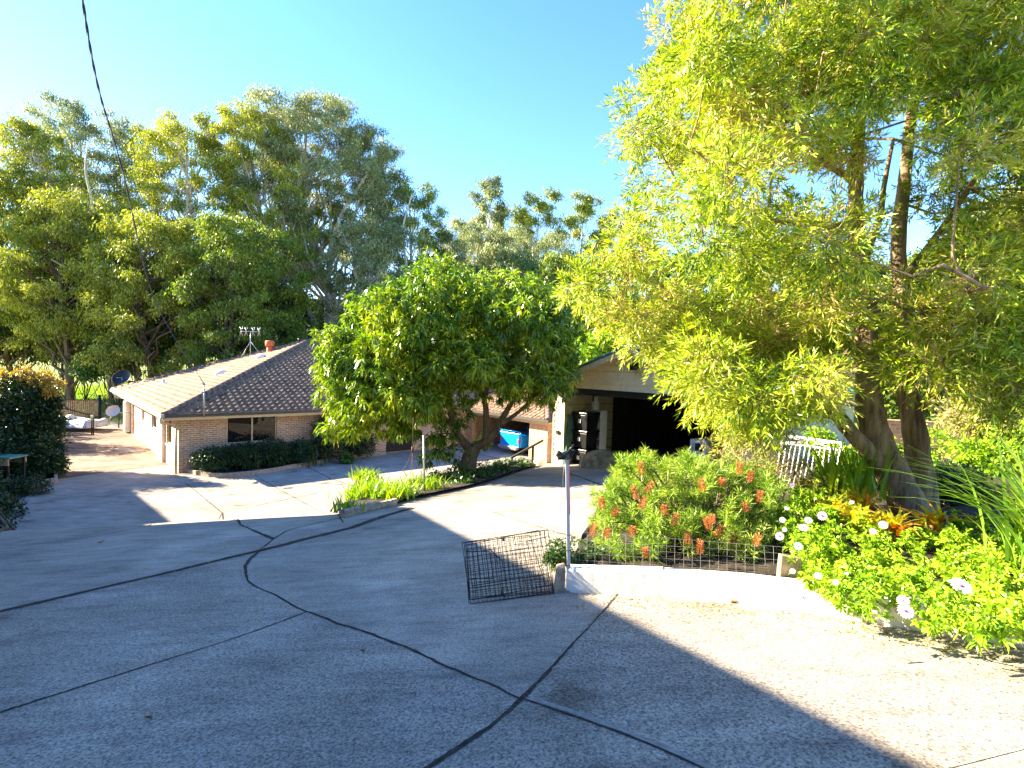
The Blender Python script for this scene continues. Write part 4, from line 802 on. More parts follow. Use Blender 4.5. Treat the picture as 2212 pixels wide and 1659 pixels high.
# --- island bed planting
def plantrow(name, base_label, items, mat, fn, cat, group):
    for i, (u, v, D, lab) in enumerate(items):
        q = at(u, v, D); q[2] = GU(q[0], q[1])+.08; t = thing(name, lab, cat, q, 0, group); V, Q = fn(q, i); link_np('leaves', V, Q, MT[mat], t)
isl = []
for i in range(13):
    s = (i+.3)/13; a = IA[int(s*(n_ := 29))] if False else None
    k = s*29; p0 = IA[int(k)]*(1-k % 1)+IA[min(29, int(k)+1)]*(k % 1); p1 = IB[int(k)]*(1-k % 1)+IB[min(29, int(k)+1)]*(k % 1)
    for f_ in ((.25,) if i < 2 else (.18, .6)):
        q = p0+(p1-p0)*f_; isl.append((i, f_, q))
W1 = ['first', 'second', 'third', 'fourth', 'fifth', 'sixth', 'seventh', 'eighth', 'ninth', 'tenth', 'eleventh', 'twelfth', 'thirteenth']
for i, f_, q in isl:
    q3 = np.array([q[0], q[1], GU(*q)+.06]); lush = i < 8
    lab = f"{'strappy' if lush else 'dark leafy'} clump, {'front' if f_ < .3 else 'back'} row of mango bed, {W1[i]} from the tip"
    t = thing('strap_leaf_clump' if lush else 'leafy_clump', lab, 'plant', q3, 0, 'clumps planted in the island bed')
    if lush: V, Q = strap(70 if i < 7 else 60, q3, .14, .42 if i else .28, .028, .7); link_np('leaves', V, Q, MT['lf_strap'], t)
    else:
        PL = [blob_leaves(q3+[0, 0, .08], (.33, .33, .15), 60, 7, .09, .03, .2, csz=.04)]; finish_leaves('leaves', 'lf_under', t, PL)
# grey stake, hanging basket wires
q = at(917, 1068, 11.2); q[2] = GU(q[0], q[1])
stt = at(915, 940, 11.2); tag(MB().tube([q, stt], .022, 8).tube([q+(stt-q)*.62+[-.03, 0, 0], q+(stt-q)*.62+[.03, 0, 0]], .02, 6).build('grey_stake', 'galv'), 'thin pale grey stake standing in the strappy leaves left of the mango trunk', 'stake')
hp = at(891, 977, 11.6); hb = hp-[0, 0, .78]
HB = thing('hanging_basket', 'hanging wire basket frame on four wires under the mango canopy', 'hanging basket', hb)
mb = MB(); [mb.tube([hp, hb+[.36*math.cos(a), .36*math.sin(a), 0]], .005, 4) for a in (.4, 1.9, 3.4, 4.9)]; mb.build('wires', 'rust', HB, world=True)
MB().tube([hb+[.36*math.cos(a), .36*math.sin(a), 0] for a in np.linspace(0, 2*math.pi, 25)], .012, 5, cap=False).build('rim', 'black', HB, world=True)
MB().tube([hp, hp+[0, 0, .12]], .03, 6).tube([hp+[0, 0, .1], hp+[0, 0, .75]], .008, 5).build('hook', 'rust', HB, world=True)
# --- front garden shrubs
def row_shrub(label, x, y, r, hgt, mat='lf_dark', name='dark_hedge_shrub', cat='shrub', n=150, Ln=.09, group='dark shrubs along the house front'):
    b = hl(x, y, .05); bl = []
    for k in range(7): a = k*.9; bl.append((b+[math.cos(a)*r*.45, math.sin(a)*r*.45, hgt*.45+.12*(k % 3)*hgt], (r*.62, r*.62, hgt*.42)))
    shrub(name, label, cat, b, bl, mat, Ln, Ln*.45, n, 6, .0, group=group, csz=.06)
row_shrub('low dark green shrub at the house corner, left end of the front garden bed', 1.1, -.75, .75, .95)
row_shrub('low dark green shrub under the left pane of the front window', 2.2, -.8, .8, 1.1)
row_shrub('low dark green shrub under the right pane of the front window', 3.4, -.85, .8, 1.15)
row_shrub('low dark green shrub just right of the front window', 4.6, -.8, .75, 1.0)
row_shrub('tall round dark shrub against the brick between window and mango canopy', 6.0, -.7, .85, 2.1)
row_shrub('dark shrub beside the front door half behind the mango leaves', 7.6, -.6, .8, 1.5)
row_shrub('small pale green plant at the kerb below the mango leaves', 6.5, -1.6, .3, .35, 'lf_under', 'kerbside_plant', 'plant', 30, .12)
# spiky leaves in front of window
q = hl(2.4, -.9, .05); t = thing('iris_clump', 'upright dark strap leaves rising in front of the front window', 'plant', q); V, Q = strap(40, q, .35, 1.15, .04, .15); link_np('leaves', V, Q, MT['lf_dark'], t)
q = hl(5.2, -1.2, .05); t = thing('iris_clump', 'upright dark strap leaves right of the front window', 'plant', q); V, Q = strap(50, q, .4, .9, .04, .3); link_np('leaves', V, Q, MT['lf_dark'], t)
# --- left hedge, table, kerb
hb_ = hit(70, 1010); bl = []
for (u, v, D, r) in [(15, 862, 21, 1.0), (65, 858, 21.3, .95), (96, 868, 21.8, .55), (10, 920, 21, 1.0), (60, 915, 21.3, 1.1), (94, 920, 21.5, .65), (90, 970, 21, .7), (40, 980, 20.5, 1.1), (-40, 900, 20, 1.4), (-60, 1000, 19, 1.4), (-20, 1000, 19.5, 1.0), (105, 1005, 20.5, .5), (70, 1005, 20, .8)]: bl.append((at(u, v, D), r))
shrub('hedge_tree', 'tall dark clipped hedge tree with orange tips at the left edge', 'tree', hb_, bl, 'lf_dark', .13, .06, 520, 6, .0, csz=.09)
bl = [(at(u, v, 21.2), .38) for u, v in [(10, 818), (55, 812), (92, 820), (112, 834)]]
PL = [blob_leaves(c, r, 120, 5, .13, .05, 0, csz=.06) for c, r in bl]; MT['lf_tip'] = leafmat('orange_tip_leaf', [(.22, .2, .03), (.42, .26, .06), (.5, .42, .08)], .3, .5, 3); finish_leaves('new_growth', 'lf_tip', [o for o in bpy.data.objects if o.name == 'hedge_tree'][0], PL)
b6 = hit(50, 965); shrub('added_shade_hedge', 'low hedge hidden behind the tall clipped hedge, added to shade the side path', 'hedge', b6, [(at(u, v, D), r) for u, v, D, r in [(45, 915, 26.5, .9), (66, 910, 28, .85), (80, 900, 30, .75), (0, 915, 26, 1.1), (88, 895, 31.5, .6)]], 'lf_dark', .13, .06, 330, 6, .0, csz=.1)  # added out of sight to keep sun off the side path
b5 = hit(20, 975); shrub('hedge_tree', 'second dark hedge tree hidden behind the tall clipped hedge, added to shade the path', 'tree', b5, [(at(u, v, D), r) for u, v, D, r in [(0, 850, 27, 1.4), (50, 860, 27.5, 1.3), (20, 930, 27, 1.4), (70, 935, 28, 1.1), (-60, 870, 27, 1.6), (-120, 900, 28, 1.8)]], 'lf_dark', .16, .07, 330, 6, .0, csz=.12)  # added out of sight behind the first hedge to shade the path
for (u, v, D, lab) in [(20, 1060, 15.5, 'low dark plant in the shade beneath the outdoor table'), (80, 1035, 18, 'low dark plant inside the left kerb corner'), (-10, 1100, 12.5, 'low dark plant at the left frame edge just under the table')]:
    c0 = at(u, v, D); b0 = np.array([c0[0], c0[1], float(G(c0[0], c0[1]))]); shrub('low_dark_plant', lab, 'plant', b0, [(b0+[dx_, dy_, .2], .38) for dx_, dy_ in ((0, 0), (-.5, .2), (-.9, 0), (-.4, -.4))], 'lf_dark', .09, .04, 130, 6, .1)
hb2 = np.array(at(-75, 1180, 8)); hb2[2] = float(G(hb2[0], hb2[1])); shrub('dark_shrub', 'dark shrub mass in shade spilling over the driveway at the left frame edge', 'shrub', hb2, [(at(-90, 1090, 9), .3), (at(-55, 1075, 11.5), .4), (at(-70, 1040, 13), .7)], 'lf_dark', .1, .045, 260, 6, .0)
bed('shaded_soil', [hit(-40, 1180), hit(10, 1110), hit(60, 1072), hit(105, 1045), hit(122, 1022), hit(124, 960)], [hit(-200, 1180), hit(-180, 1100), hit(-150, 1050), hit(-120, 1010), hit(-60, 990), hit(10, 950)], .03)
kerb('garden_kerb', [hit(35, 1056), hit(80, 1051), hit(121, 1045), hit(119, 1020)], .1, .22, 'kerb', 'pale concrete kerb corner round the hedge bed on the left', 'kerb', smooth=False)
tp = hit(34, 1052); tt_ = thing('timber_table', 'small outdoor timber table with weathered green top by the left edge', 'table', tp)
z1 = at(25, 985, tp[1])[2]-tp[2]; MB().box(-1.4, -.35, z1-.05, .12, .35, z1).build('table_top', flat('green_top', (.10, .28, .2), .5, var=.5, scale=3), tt_); MB().box(-1.36, -.36, z1-.28, .06, -.31, z1-.052).box(-1.36, .31, z1-.28, .06, .36, z1-.052).build('apron', 'timber', tt_)
for x in (-1.35, -.02):
    for y in (-.34, .27): MB().box(x, y, 0, x+.07, y+.07, z1-.052).build('leg', 'darktimber', tt_)
# --- fences and gates at the far end of the side path
def meshfence(name, label, A, B_, hgt, nu, nv, r=.012, mat='black', cat='gate', posts=True):
    A = np.array(A); B_ = np.array(B_); t = thing(name, label, cat, A); up = np.array([0, 0, hgt]); mb = MB(); grid(mb, A+[0, 0, .05], B_+[0, 0, .05], B_+up, A+up, nu, nv, .004); mb.build('mesh', mat, t, world=True)
    MB().tube([A+[0, 0, .05], A+up, B_+up, B_+[0, 0, .05], A+[0, 0, .05]], r*1.3, 6).build('frame', mat, t, world=True)
    if posts:
        for q in (A, B_): MB().tube([q, q+up*1.08], r*3, 8).build('post', mat, t, world=True)
    return t
s0, s1, s2 = hit(140, 944), hit(198, 940), hit(292, 932)
meshfence('mesh_gate', 'black framed wire mesh gate across the side path next to the white tarp', s0, s1, 1.1, 24, 12)
meshfence('mesh_gate', 'wire mesh gate across the side path next to the house wall', s1+[.1, 0, 0], s2, 1.1, 30, 12)
D2 = 37; A = at(110, 905, D2); B_ = at(212, 900, D2+1); zf = float(G(A[0], A[1])); A[2] = B_[2] = zf
pk = thing('picket_gate', 'pale timber paling gate with dark frame and diagonal brace behind the side path', 'gate', A); mb = MB()
for k in range(22): q = A+(B_-A)*(k+.5)/22; mb.beam(q+[0, 0, .15], q+[0, 0, 1.45], .10, .02, up=(0, 1, 0))
mb.build('palings', 'timber', pk, world=True); MB().beam(A+[0, -.05, 1.45], B_+[0, -.05, 1.45], .06, .06).beam(A+[0, -.05, .2], B_+[0, -.05, .2], .06, .06).beam(A+[0, -.06, 1.1], B_+[0, -.06, .25], .06, .06).build('frame', 'black', pk, world=True); MB().tube([B_+[.1, 0, 0], B_+[.1, 0, 1.8]], .09, 8).build('post', 'black', pk, world=True)
meshfence('mesh_fence', 'black wire mesh fence between the paling gate and the house', B_+[.2, 0, 0], hl(-.3, 17.2, 0), 1.35, 40, 14, cat='fence')
q = at(165, 925, 33); q[2] = -4.85; TA = thing('covered_trailer', 'low trailer under a pale rumpled tarp behind the mesh gate', 'trailer', q)
V = []; nx, ny = 24, 14
for j in range(ny+1):
    for i in range(nx+1):
        x = -1.6+3.0*i/nx; y = -1+2.0*j/ny; e = max(abs(x+.1)/1.5, abs(y)/1.0); V.append([q[0]+x, q[1]+y, -4.85+(.62+.08*math.sin(x*3+y*4)+.05*rng.random() if e < .95 else .25)])
Q = [[j*(nx+1)+i, j*(nx+1)+i+1, (j+1)*(nx+1)+i+1, (j+1)*(nx+1)+i] for j in range(ny) for i in range(nx)]
link_np('tarp', V, Q, MT['tarp'], TA, smooth=True); MB().box(-1.5, -.9, .2, 1.3, .9, .5).build('tray', 'darktimber', TA)
for y in (-1.0, .9): MB().lathe((-.1, y, .27), [(0, 0), (.27, 0), (.27, .12), (0, .12)], 14, axis=(0, 1, 0)).build('wheel', 'plastic', TA)
tag(MB().lathe(q+[-.6, .3, .62], [(0, 0), (.3, 0), (.27, .14), (.15, .26), (0, .3)], 14).build('upturned_basin', 'panel'), 'white upturned basin lying on the tarp of the trailer', 'basin')
# ------------------------------------------------ banksia
bkb = gb(1500, 1190); BK = thing('banksia_shrub', 'green banksia shrub covered in orange brown flower spikes behind the wire fence', 'shrub', bkb)
BO = [(1275, 1125), (1295, 1070), (1340, 1010), (1380, 985), (1460, 975), (1560, 1000), (1640, 1015), (1685, 1050), (1690, 1140), (1670, 1200), (1600, 1195), (1500, 1180), (1420, 1200), (1340, 1190), (1290, 1165)]
blobs = []; tries = 0
while len(blobs) < 150 and tries < 9000:
    tries += 1; u = random.uniform(1240, 1700); v = random.uniform(960, 1210)
    if inpoly(u, v, BO):
        c = at(u, v, random.uniform(4.75, 6.5)+(1120-v)*.003)
        if c[2] < G(c[0], c[1])+.2: continue
        if all(np.linalg.norm(c-b[0]) > .1 for b in blobs): blobs.append((c, random.uniform(.13, .2)))
mb = MB(); PL = []
for c, r in blobs:
    p = wobble(bkb+rng.normal(size=3)*[.05, .05, 0], c, 5, .08); mb.tube(p, [.018, .014, .011, .008, .005], 5, cap=False)
    n = 14; b, d = ball(n, .2); tips = c+b*r; k = 26
    for q, dd in zip(tips, unit(d*.7+np.array([0, 0, .7]))):
        t = rng.random(k); P = q-dd*(t*.09)[:, None]; Dn = unit(dd*(.2+.7*(1-t))[:, None]+unit(rng.normal(size=(k, 3)))*.8); PL.append(leafquads(P, Dn, .07+.03*rng.random(k), .007, .05))
mb.build('stems', 'bark_dark', BK, world=True); finish_leaves('foliage', 'lf_banksia', BK, PL)
spk = [(1387, 1018), (1395, 1056), (1377, 1071), (1383, 1091), (1303, 1091), (1325, 1108), (1437, 1104), (1518, 1054), (1560, 1041), (1597, 1018), (1620, 1033), (1640, 1078), (1615, 1098), (1538, 1124), (1532, 1138), (1582, 1168), (1630, 1171), (1512, 1188), (1308, 1154), (1278, 1151), (1367, 1149), (1397, 1198), (1545, 1154), (1485, 1168), (1455, 1128)]
for i, (u, v) in enumerate(spk):
    D = 4.45+(1190-v)*.0028+random.uniform(-.1, .1); q = at(u, v+8, D); ax = unit(rng.normal(size=3)*.22+np.array([0, 0, 1])); L_ = random.uniform(.07, .13); R_ = .027
    n = 420; t = rng.random(n); a = rng.random(n)*6.283; e1 = unit(np.cross(ax, [1, .2, 0])); e2 = np.cross(ax, e1); rad = e1*np.cos(a)[:, None]+e2*np.sin(a)[:, None]; P = q+ax*(t*L_)[:, None]+rad*.008
    V, Q = leafquads(P, unit(rad+ax*.35+rng.normal(size=(n, 3))*.12), R_*(.8+.3*np.sqrt(np.clip(1-(t*2-1)**4, 0, 1))), .0035, 0); link_np('flower_spike', V, Q, MT['spike'], BK)
# ------------------------------------------------ daisy bush
db = gb(1950, 1300); DB = thing('daisy_bush', 'lush lime green daisy bush with white and mauve flowers spilling over the sleeper', 'shrub', db)
DO = [(1695, 1060), (1760, 1050), (1830, 1090), (1900, 1150), (2000, 1150), (2090, 1110), (2240, 1100), (2420, 1150), (2420, 1360), (2190, 1360), (2090, 1350), (1960, 1325), (1850, 1310), (1770, 1290), (1720, 1220), (1695, 1160), (1690, 1100)]
blobs = []; tries = 0
def dD(u, v): return float(np.interp(v, [1050, 1150, 1250, 1330, 1400], [5.3, 4.5, 3.55, 3.0, 2.6]))-max(0, (u-2000))*.0012
while len(blobs) < 270 and tries < 20000:
    tries += 1; u = random.uniform(1680, 2420); v = random.uniform(1045, 1370)
    if inpoly(u, v, DO):
        c = at(u, v, dD(u, v)+random.uniform(-.05, .35))
        if all(np.linalg.norm(c-b[0]) > .07 for b in blobs): blobs.append((c, random.uniform(.08, .15)))
PL = []; mb = MB()
for c, r in blobs:
    zg = float(G(c[0], c[1]))+.1; foot = np.array([c[0]+.05, c[1]+.15, zg]); mb.tube(wobble(foot, c, 4, .05), [.006, .005, .004, .003], 4, cap=False)
    n = 10; b, d = ball(n, .35); tips = c+b*r; k = 14
    for q, dd in zip(tips, unit(d+np.array([0, -.2, .5]))):
        t = rng.random(k); P = q-dd*(t*.05)[:, None]; Dn = unit(dd*(.3+.5*(1-t))[:, None]+unit(rng.normal(size=(k, 3)))*.8); PL.append(leafquads(P, Dn, .038+.018*rng.random(k), .016, .2, .55))
finish_leaves('foliage', 'lf_daisy', DB, PL); mb.build('stems', 'lf_strap', DB, world=True)
for (u, v, r) in [(2076, 1266, 20), (1956, 1320, 16), (1951, 1298, 12), (1735, 1291, 12), (1767, 1244, 8), (1805, 1258, 6), (1712, 1234, 6), (1724, 1180, 9), (1684, 1158, 9), (1736, 1140, 10), (1746, 1124, 8), (1776, 1114, 10), (1690, 1123, 6), (1699, 1098, 5), (1695, 1144, 5), (1886, 1148, 7), (1908, 1134, 9), (1840, 1085, 5), (1711, 1048, 5), (1829, 1239, 4)]:
    D = dD(u, v)-.22; q = at(u, v, D); R_ = r/FPX*D*1.08; ax = unit(np.array([-.35, -.75, .6])+rng.normal(size=3)*.25); e1 = unit(np.cross(ax, [0, 0, 1.])); e2 = np.cross(ax, e1); n = 17
    a = np.arange(n)/n*6.283+rng.random(n)*.1; rad = e1*np.cos(a)[:, None]+e2*np.sin(a)[:, None]; sd = -e1*np.sin(a)[:, None]+e2*np.cos(a)[:, None]; w_ = R_*.21
    V = np.stack([q+rad*R_*.12, q+rad*R_*.65+sd*w_+ax*R_*.08, q+rad*R_+ax*R_*.05, q+rad*R_*.65-sd*w_+ax*R_*.08], 1).reshape(-1, 3)
    fo = link_np('flower', V, np.arange(4*n).reshape(n, 4), MT['petal'], DB)
    e = MB().lathe(q+ax*R_*.05, [(0, .12*R_), (.12*R_, .1*R_), (.17*R_, 0)], 10, axis=ax).build('flower_eye', 'purple', None); e.data.transform(Matrix.Translation(-Vector(DB.location))); e.parent = fo
    fs = MB().tube([q, q+[0.01, .07, -.05]], .0025, 4); o_ = fs.build('flower_stalk', 'lf_strap', None); o_.data.transform(Matrix.Translation(-Vector(DB.location))); o_.parent = fo
# trailing plant by the pole
bq = hit(1215, 1262)+[0, .1, .15]; shrub('trailing_shrub', 'small dark leafy shrub with purple flowers at the foot of the metal pole', 'shrub', bq, [(at(1208, 1185, 4.8), .08), (at(1240, 1190, 4.8), .1), (at(1215, 1210, 4.8), .09), (at(1275, 1195, 4.85), .09), (at(1300, 1205, 4.9), .08), (at(1190, 1205, 4.75), .05)], 'lf_under', .04, .015, 40, 8, .1, csz=.02)
bq = at(1370, 1228, 4.75); t = thing('spider_plant', 'pale green arching strap leaf plant poking through the mesh fence', 'plant', bq); V, Q = strap(38, bq, .05, .22, .011, .8); link_np('leaves', V, Q, MT['lf_strap'], t)
# flax clumps etc
def clump(name, label, u, v, D, n, Ln, Wd, mat, lean=.6, spread=.08, dirb=None, cat='plant'):
    q = at(u, v, D); t = thing(name, label, cat, q); V, Q = strap(n, q, spread, Ln, Wd, lean, 6, dirb); link_np('leaves', V, Q, MT[mat], t)
clump('flax_clump', 'large arching green flax clump at the right edge above the daisies', 2290, 1240, 3.6, 260, 1.15, .022, 'lf_flax', .8, .12, (-.5, 0, 0))
clump('iris_clump', 'tall upright strap leaf clump in front of the white metal gate', 1850, 1075, 6.0, 60, .75, .03, 'lf_strap', .4, .15)
clump('iris_clump', 'broad yellow green strap leaves beside the white gate near the leaning trunk', 1800, 1070, 6.6, 50, .7, .05, 'lf_strap', .55, .12)
for i, (u, v, D, lab) in enumerate([(1800, 1120, 5.2, 'yellow bromeliad nearest the banksia at the foot of the tree'), (1870, 1140, 4.9, 'yellow and orange bromeliad between the daisies and the leaning trunk'), (1925, 1150, 4.7, 'red tinged bromeliad directly before the trunk base'), (2010, 1140, 4.7, 'yellow bromeliad right of the trunk base'), (1860, 1100, 5.6, 'small yellow bromeliad left of the trunk base'), (1745, 1060, 6.4, 'yellow strap plant below the white gate')]):
    clump('bromeliad', lab, u, v, D, 40, .30, .036, 'lf_brom', 1.3, .04)
def simple_shrub(label, u, v, D, spread, mat='lf_under', Ln=.07, n=130, name='leafy_shrub', k=6, nb=6, group=None, droop=.1, hz=.7):
    c0 = at(u, v, D); b = np.array([c0[0], c0[1], float(G(c0[0], c0[1]))]); bl = []
    for _ in range(nb): bl.append((c0+rng.normal(size=3)*np.array([.5, .5, .35*hz])*spread, spread*random.uniform(.35, .6)))
    return shrub(name, label, 'shrub', b, bl, mat, Ln, Ln*.4, n, k, droop, group=group, csz=spread*.08)
simple_shrub('soft green low shrub around the foot of the leaning trunk', 1740, 1075, 6.6, .3, 'lf_daisy', .05, 160)
simple_shrub('green shrub just right of the white metal gate', 1845, 990, 8.4, .5, 'lf_strap', .08, 120)
simple_shrub('bright green shrub right of the double trunk in the sun', 2090, 985, 9, .6, 'lf_daisy', .09, 120)
simple_shrub('bright green shrub at the right frame edge behind the flax', 2230, 985, 9, .7, 'lf_strap', .09, 120)
simple_shrub('grey green fluffy shrub behind the flax clump', 2170, 930, 10.5, .7, 'lf_bare', .09, 140)
simple_shrub('shaded shrub beneath the flax tips right of the trunk', 2080, 1060, 6.8, .45, 'lf_dark', .07, 130)
simple_shrub('shaded leafy shrub behind the trunk base', 2030, 1030, 8.0, .45, 'lf_dark', .07, 130)
# bare twiggy shrub
tw = gb(1660, 1130); TW = thing('twiggy_shrub', 'half bare twiggy shrub with tan stems left of the white gate', 'shrub', tw); mb = MB(); PL = []
for (u, v, D) in [(1590, 950, 6.6), (1620, 900, 6.8), (1650, 880, 6.7), (1690, 900, 6.6), (1720, 930, 6.5), (1560, 920, 7), (1600, 1000, 6.4), (1640, 960, 6.3), (1530, 880, 7), (1680, 960, 6.4), (1570, 860, 6.8)]:
    e = at(u, v, D); p = wobble(tw, e, 6, .06); mb.tube(p, [.02, .015, .012, .009, .006, .003], 6, jitter=.2)
    for j in range(9):
        s = p[2+j % 4]; e2 = s+unit(rng.normal(size=3)+np.array([0, 0, .6]))*random.uniform(.2, .45); mb.tube(wobble(s, e2, 4, .1), [.005, .004, .003, .0015], 4, cap=False); PL.append(blob_leaves(e2, .14, 12, 5, .05, .009, .1, csz=.03))
mb.build('stems', 'twig', TW, world=True); finish_leaves('foliage', 'lf_bare', TW, PL)
# ------------------------------------------------ background trees
def gum(label, base_u, D, top, mat='lf_gumA', lean=0, spread=120, nb=26, low=.35, r0=.35, size=.21, name='gum_tree', dens=90, flatn=.62, group='gum trees behind the house', bark='bark_gum', shape=None, basev=None, rb=.36, asp=.36):
    nb = int(nb*1.7); dens = int(dens*1.4)
    """top=(u,v) crown top in the picture, spread = crown half width there; everything lies at distance D"""
    b = at(base_u, 800, D); zg = float(G(b[0], b[1])); b[2] = zg; tt = at(top[0], top[1], D); sp = spread/FPX*D; ht = tt[2]-zg
    t = thing(name, label, 'tree', b, 0, group); mb = MB(); main = poly([b, b+(tt-b)*.3+[sp*.05*rng.normal(), 0, 0], b+(tt-b)*.62+[sp*.12*rng.normal(), 0, 0], b+(tt-b)*.93], 5)
    nn = len(main); mb.tube(main, [r0*(1-.86*k/(nn-1)) for k in range(nn)], 8, jitter=.08); PL = []
    for i in range(nb):
        h = low+(1-low)*((i+.5)/nb)**.85; prof = math.sin(math.pi*min(1, max(.08, (h-low)/(1-low)))**.72*.93)**.6 if shape is None else shape((h-low)/(1-low))
        a = i*2.4+rng.random()*.8; rr = sp*prof*(.35+.65*rng.random()**.6); c = b+(tt-b)*h; c = np.array([b[0]+(tt[0]-b[0])*h+rr*math.cos(a), b[1]+rr*math.sin(a)*.8, zg+ht*h]); r = (sp*rb*(.55+.5*rng.random())*.62+.4)
        c[2] = min(c[2], zg+ht-r*flatn*.5); k = min(nn-1, max(1, int((h-.18)*nn))); p = wobble(main[k], c-[0, 0, r*.2], 5, .08); q = r0*(1-.8*k/nn)*.5; mb.tube(p, [q, q*.75, q*.55, q*.38, q*.2], 5, cap=False)
        for _ in range(5):
            cs = c+ball(1, .5)[0][0]*np.array([r, r, r*flatn])*1.05; rs_ = r*rng.uniform(.3, .52); PL.append(blob_leaves(cs, (rs_, rs_, rs_*.6), int(dens*.16*(rs_/.6))+8, 7, size, size*asp, .7, csz=.2*size/.3+.05, shell=.3, out=.35))
        for j in range(3): e = c+ball(1, .5)[0][0]*r*.8; mb.tube([c-[0, 0, r*.2], e], [q*.2, q*.05], 3, cap=False)
    finish_leaves('crown', mat, t, PL); mb.build('trunk', bark, t, world=True); return t
gum('tall gum with the highest domed crown and a pale trunk behind the roof apex', 735, 50, (655, 215), 'lf_gumA', spread=165, nb=46, low=.5, r0=.55, dens=120)
gum('gum with drooping olive crown left of the tallest domed gum', 690, 47, (520, 240), 'lf_gumB', spread=120, nb=34, low=.45, r0=.4, dens=110)
gum('broad olive gum rising over the left roof slope', 430, 46, (400, 262), 'lf_gumB', spread=110, nb=34, low=.3, r0=.4, dens=100)
gum('thin grey crowned gum with the leftmost high top, leaning left', 245, 50, (140, 212), 'lf_gumA', spread=85, nb=26, low=.45, r0=.35, dens=80)
gum('grey gum with wispy top right of the leftmost high gum', 300, 52, (262, 255), 'lf_gumA', spread=70, nb=22, low=.4, r0=.3, dens=70)
gum('leaning gum with bare white limbs at the left, crown hanging over the frame edge', 270, 44, (50, 262), 'lf_gumB', spread=95, nb=28, low=.5, r0=.42, dens=80)
gum('low olive gum crown filling the left frame edge', -20, 42, (-20, 372), 'lf_gumB', spread=150, nb=34, low=.4, r0=.4, dens=110, bark='bark_dark')
gum('dark grey gum forming the right shoulder of the high gum group', 800, 52, (800, 290), 'lf_gumA', spread=95, nb=28, low=.4, r0=.4, dens=90)
gum('dark gum stepping down at the right end of the high group', 880, 54, (885, 395), 'lf_gumC', spread=85, nb=26, low=.35, r0=.35, dens=90)
gum('small dark gum where the high group meets the sky gap', 960, 56, (955, 490), 'lf_gumA', spread=70, nb=20, low=.3, r0=.3, dens=90)
gum('mid height yellow green gum in front of the leftmost group', 150, 40, (150, 430), 'lf_gumB', spread=150, nb=34, low=.32, r0=.35, dens=100, bark='bark_dark')  # dark bark here and on the young gums stands in for deep shade
gum('mid height bright green gum above the left roof slope', 330, 38, (330, 470), 'lf_gumB', spread=130, nb=34, low=.22, r0=.3, dens=100, bark='bark_dark')
gum('young bright green gum right above the roof vents', 500, 37, (490, 470), 'lf_gumC', spread=105, nb=26, low=.25, r0=.22, dens=100, bark='bark_dark')
gum('young light green gum between the roof antenna and the tallest gum', 600, 41, (590, 500), 'lf_gumC', spread=80, nb=20, low=.3, r0=.2, dens=90, bark='bark_dark')
gum('grey green gum behind the mango crown left shoulder', 800, 44, (800, 480), 'lf_gumA', spread=110, nb=26, low=.2, r0=.3, dens=100)
gum('olive gum low in the far left corner', 40, 46, (20, 560), 'lf_gumB', spread=140, nb=30, low=.35, r0=.3, dens=100, bark='bark_dark')
gum('olive gum filling the skyline between the wispy grey gum and the broad olive gum', 345, 50, (335, 275), 'lf_gumB', spread=80, nb=26, low=.35, r0=.3, dens=90)
gum('grey gum filling the low skyline right of the small dark gum', 1000, 62, (1035, 500), 'lf_gumA', spread=110, nb=24, low=.25, r0=.3, dens=90)
gum('dark gum filling the low skyline behind the mango top', 1160, 64, (1150, 500), 'lf_gumA', spread=130, nb=26, low=.2, r0=.3, dens=90)
for (bu, D, tp_, spd, mt, lab) in [(1050, 75, (1062, 385), 45, 'lf_gumA', 'distant slender gum poking highest in the gap of sky'), (1010, 72, (1010, 470), 60, 'lf_gumA', 'distant grey gum left of the slender one in the sky gap'), (1110, 78, (1110, 450), 55, 'lf_gumB', 'distant tan tinted gum right of the slender one'), (1165, 75, (1165, 418), 60, 'lf_gumB', 'distant golden gum in the middle of the sky gap'), (1240, 76, (1262, 425), 70, 'lf_gumB', 'distant golden gum touching the bottlebrush leaves'), (1330, 74, (1340, 460), 70, 'lf_gumA', 'distant gum behind the left edge of the bottlebrush'), (1090, 60, (1090, 540), 90, 'lf_gumA', 'darker mid distance gum directly above the mango tree'), (1210, 58, (1210, 560), 80, 'lf_gumC', 'mid distance gum above the garage side of the mango')]:
    gum(lab, bu, D, tp_, mt, spread=spd, nb=16, low=.3, r0=.3, size=.36, dens=60, group='far gums beyond the garage')
def limbs(owner, paths):
    mb = MB()
    for path, r0_, r1_ in paths:
        pp = poly([at(u_, v_, D_+2.5) for u_, v_, D_ in (path if len(path) < 5 else path[:-2])], 5); n = len(pp); mb.tube(pp, [r0_+(r1_-r0_)*k/(n-1) for k in range(n)], 8, jitter=.1)
    t = [o for o in bpy.data.objects if o.get('label') == owner][0]; mb.build('limb', 'bark_gum', t, world=True)
limbs('tall gum with the highest domed crown and a pale trunk behind the roof apex', [([(700, 770, 45), (672, 690, 45), (645, 610, 45), (628, 530, 45), (590, 440, 44), (560, 370, 44), (530, 300, 44)], .42, .07), ([(712, 760, 46), (708, 640, 46), (715, 520, 46), (712, 420, 45), (700, 320, 45), (690, 260, 46)], .4, .06), ([(628, 530, 45), (640, 430, 44), (650, 350, 44), (640, 280, 45)], .16, .05), ([(708, 560, 46), (740, 460, 45), (790, 380, 46), (800, 330, 47)], .18, .05), ([(672, 690, 45), (610, 640, 44), (560, 600, 43), (520, 570, 43)], .16, .05)])
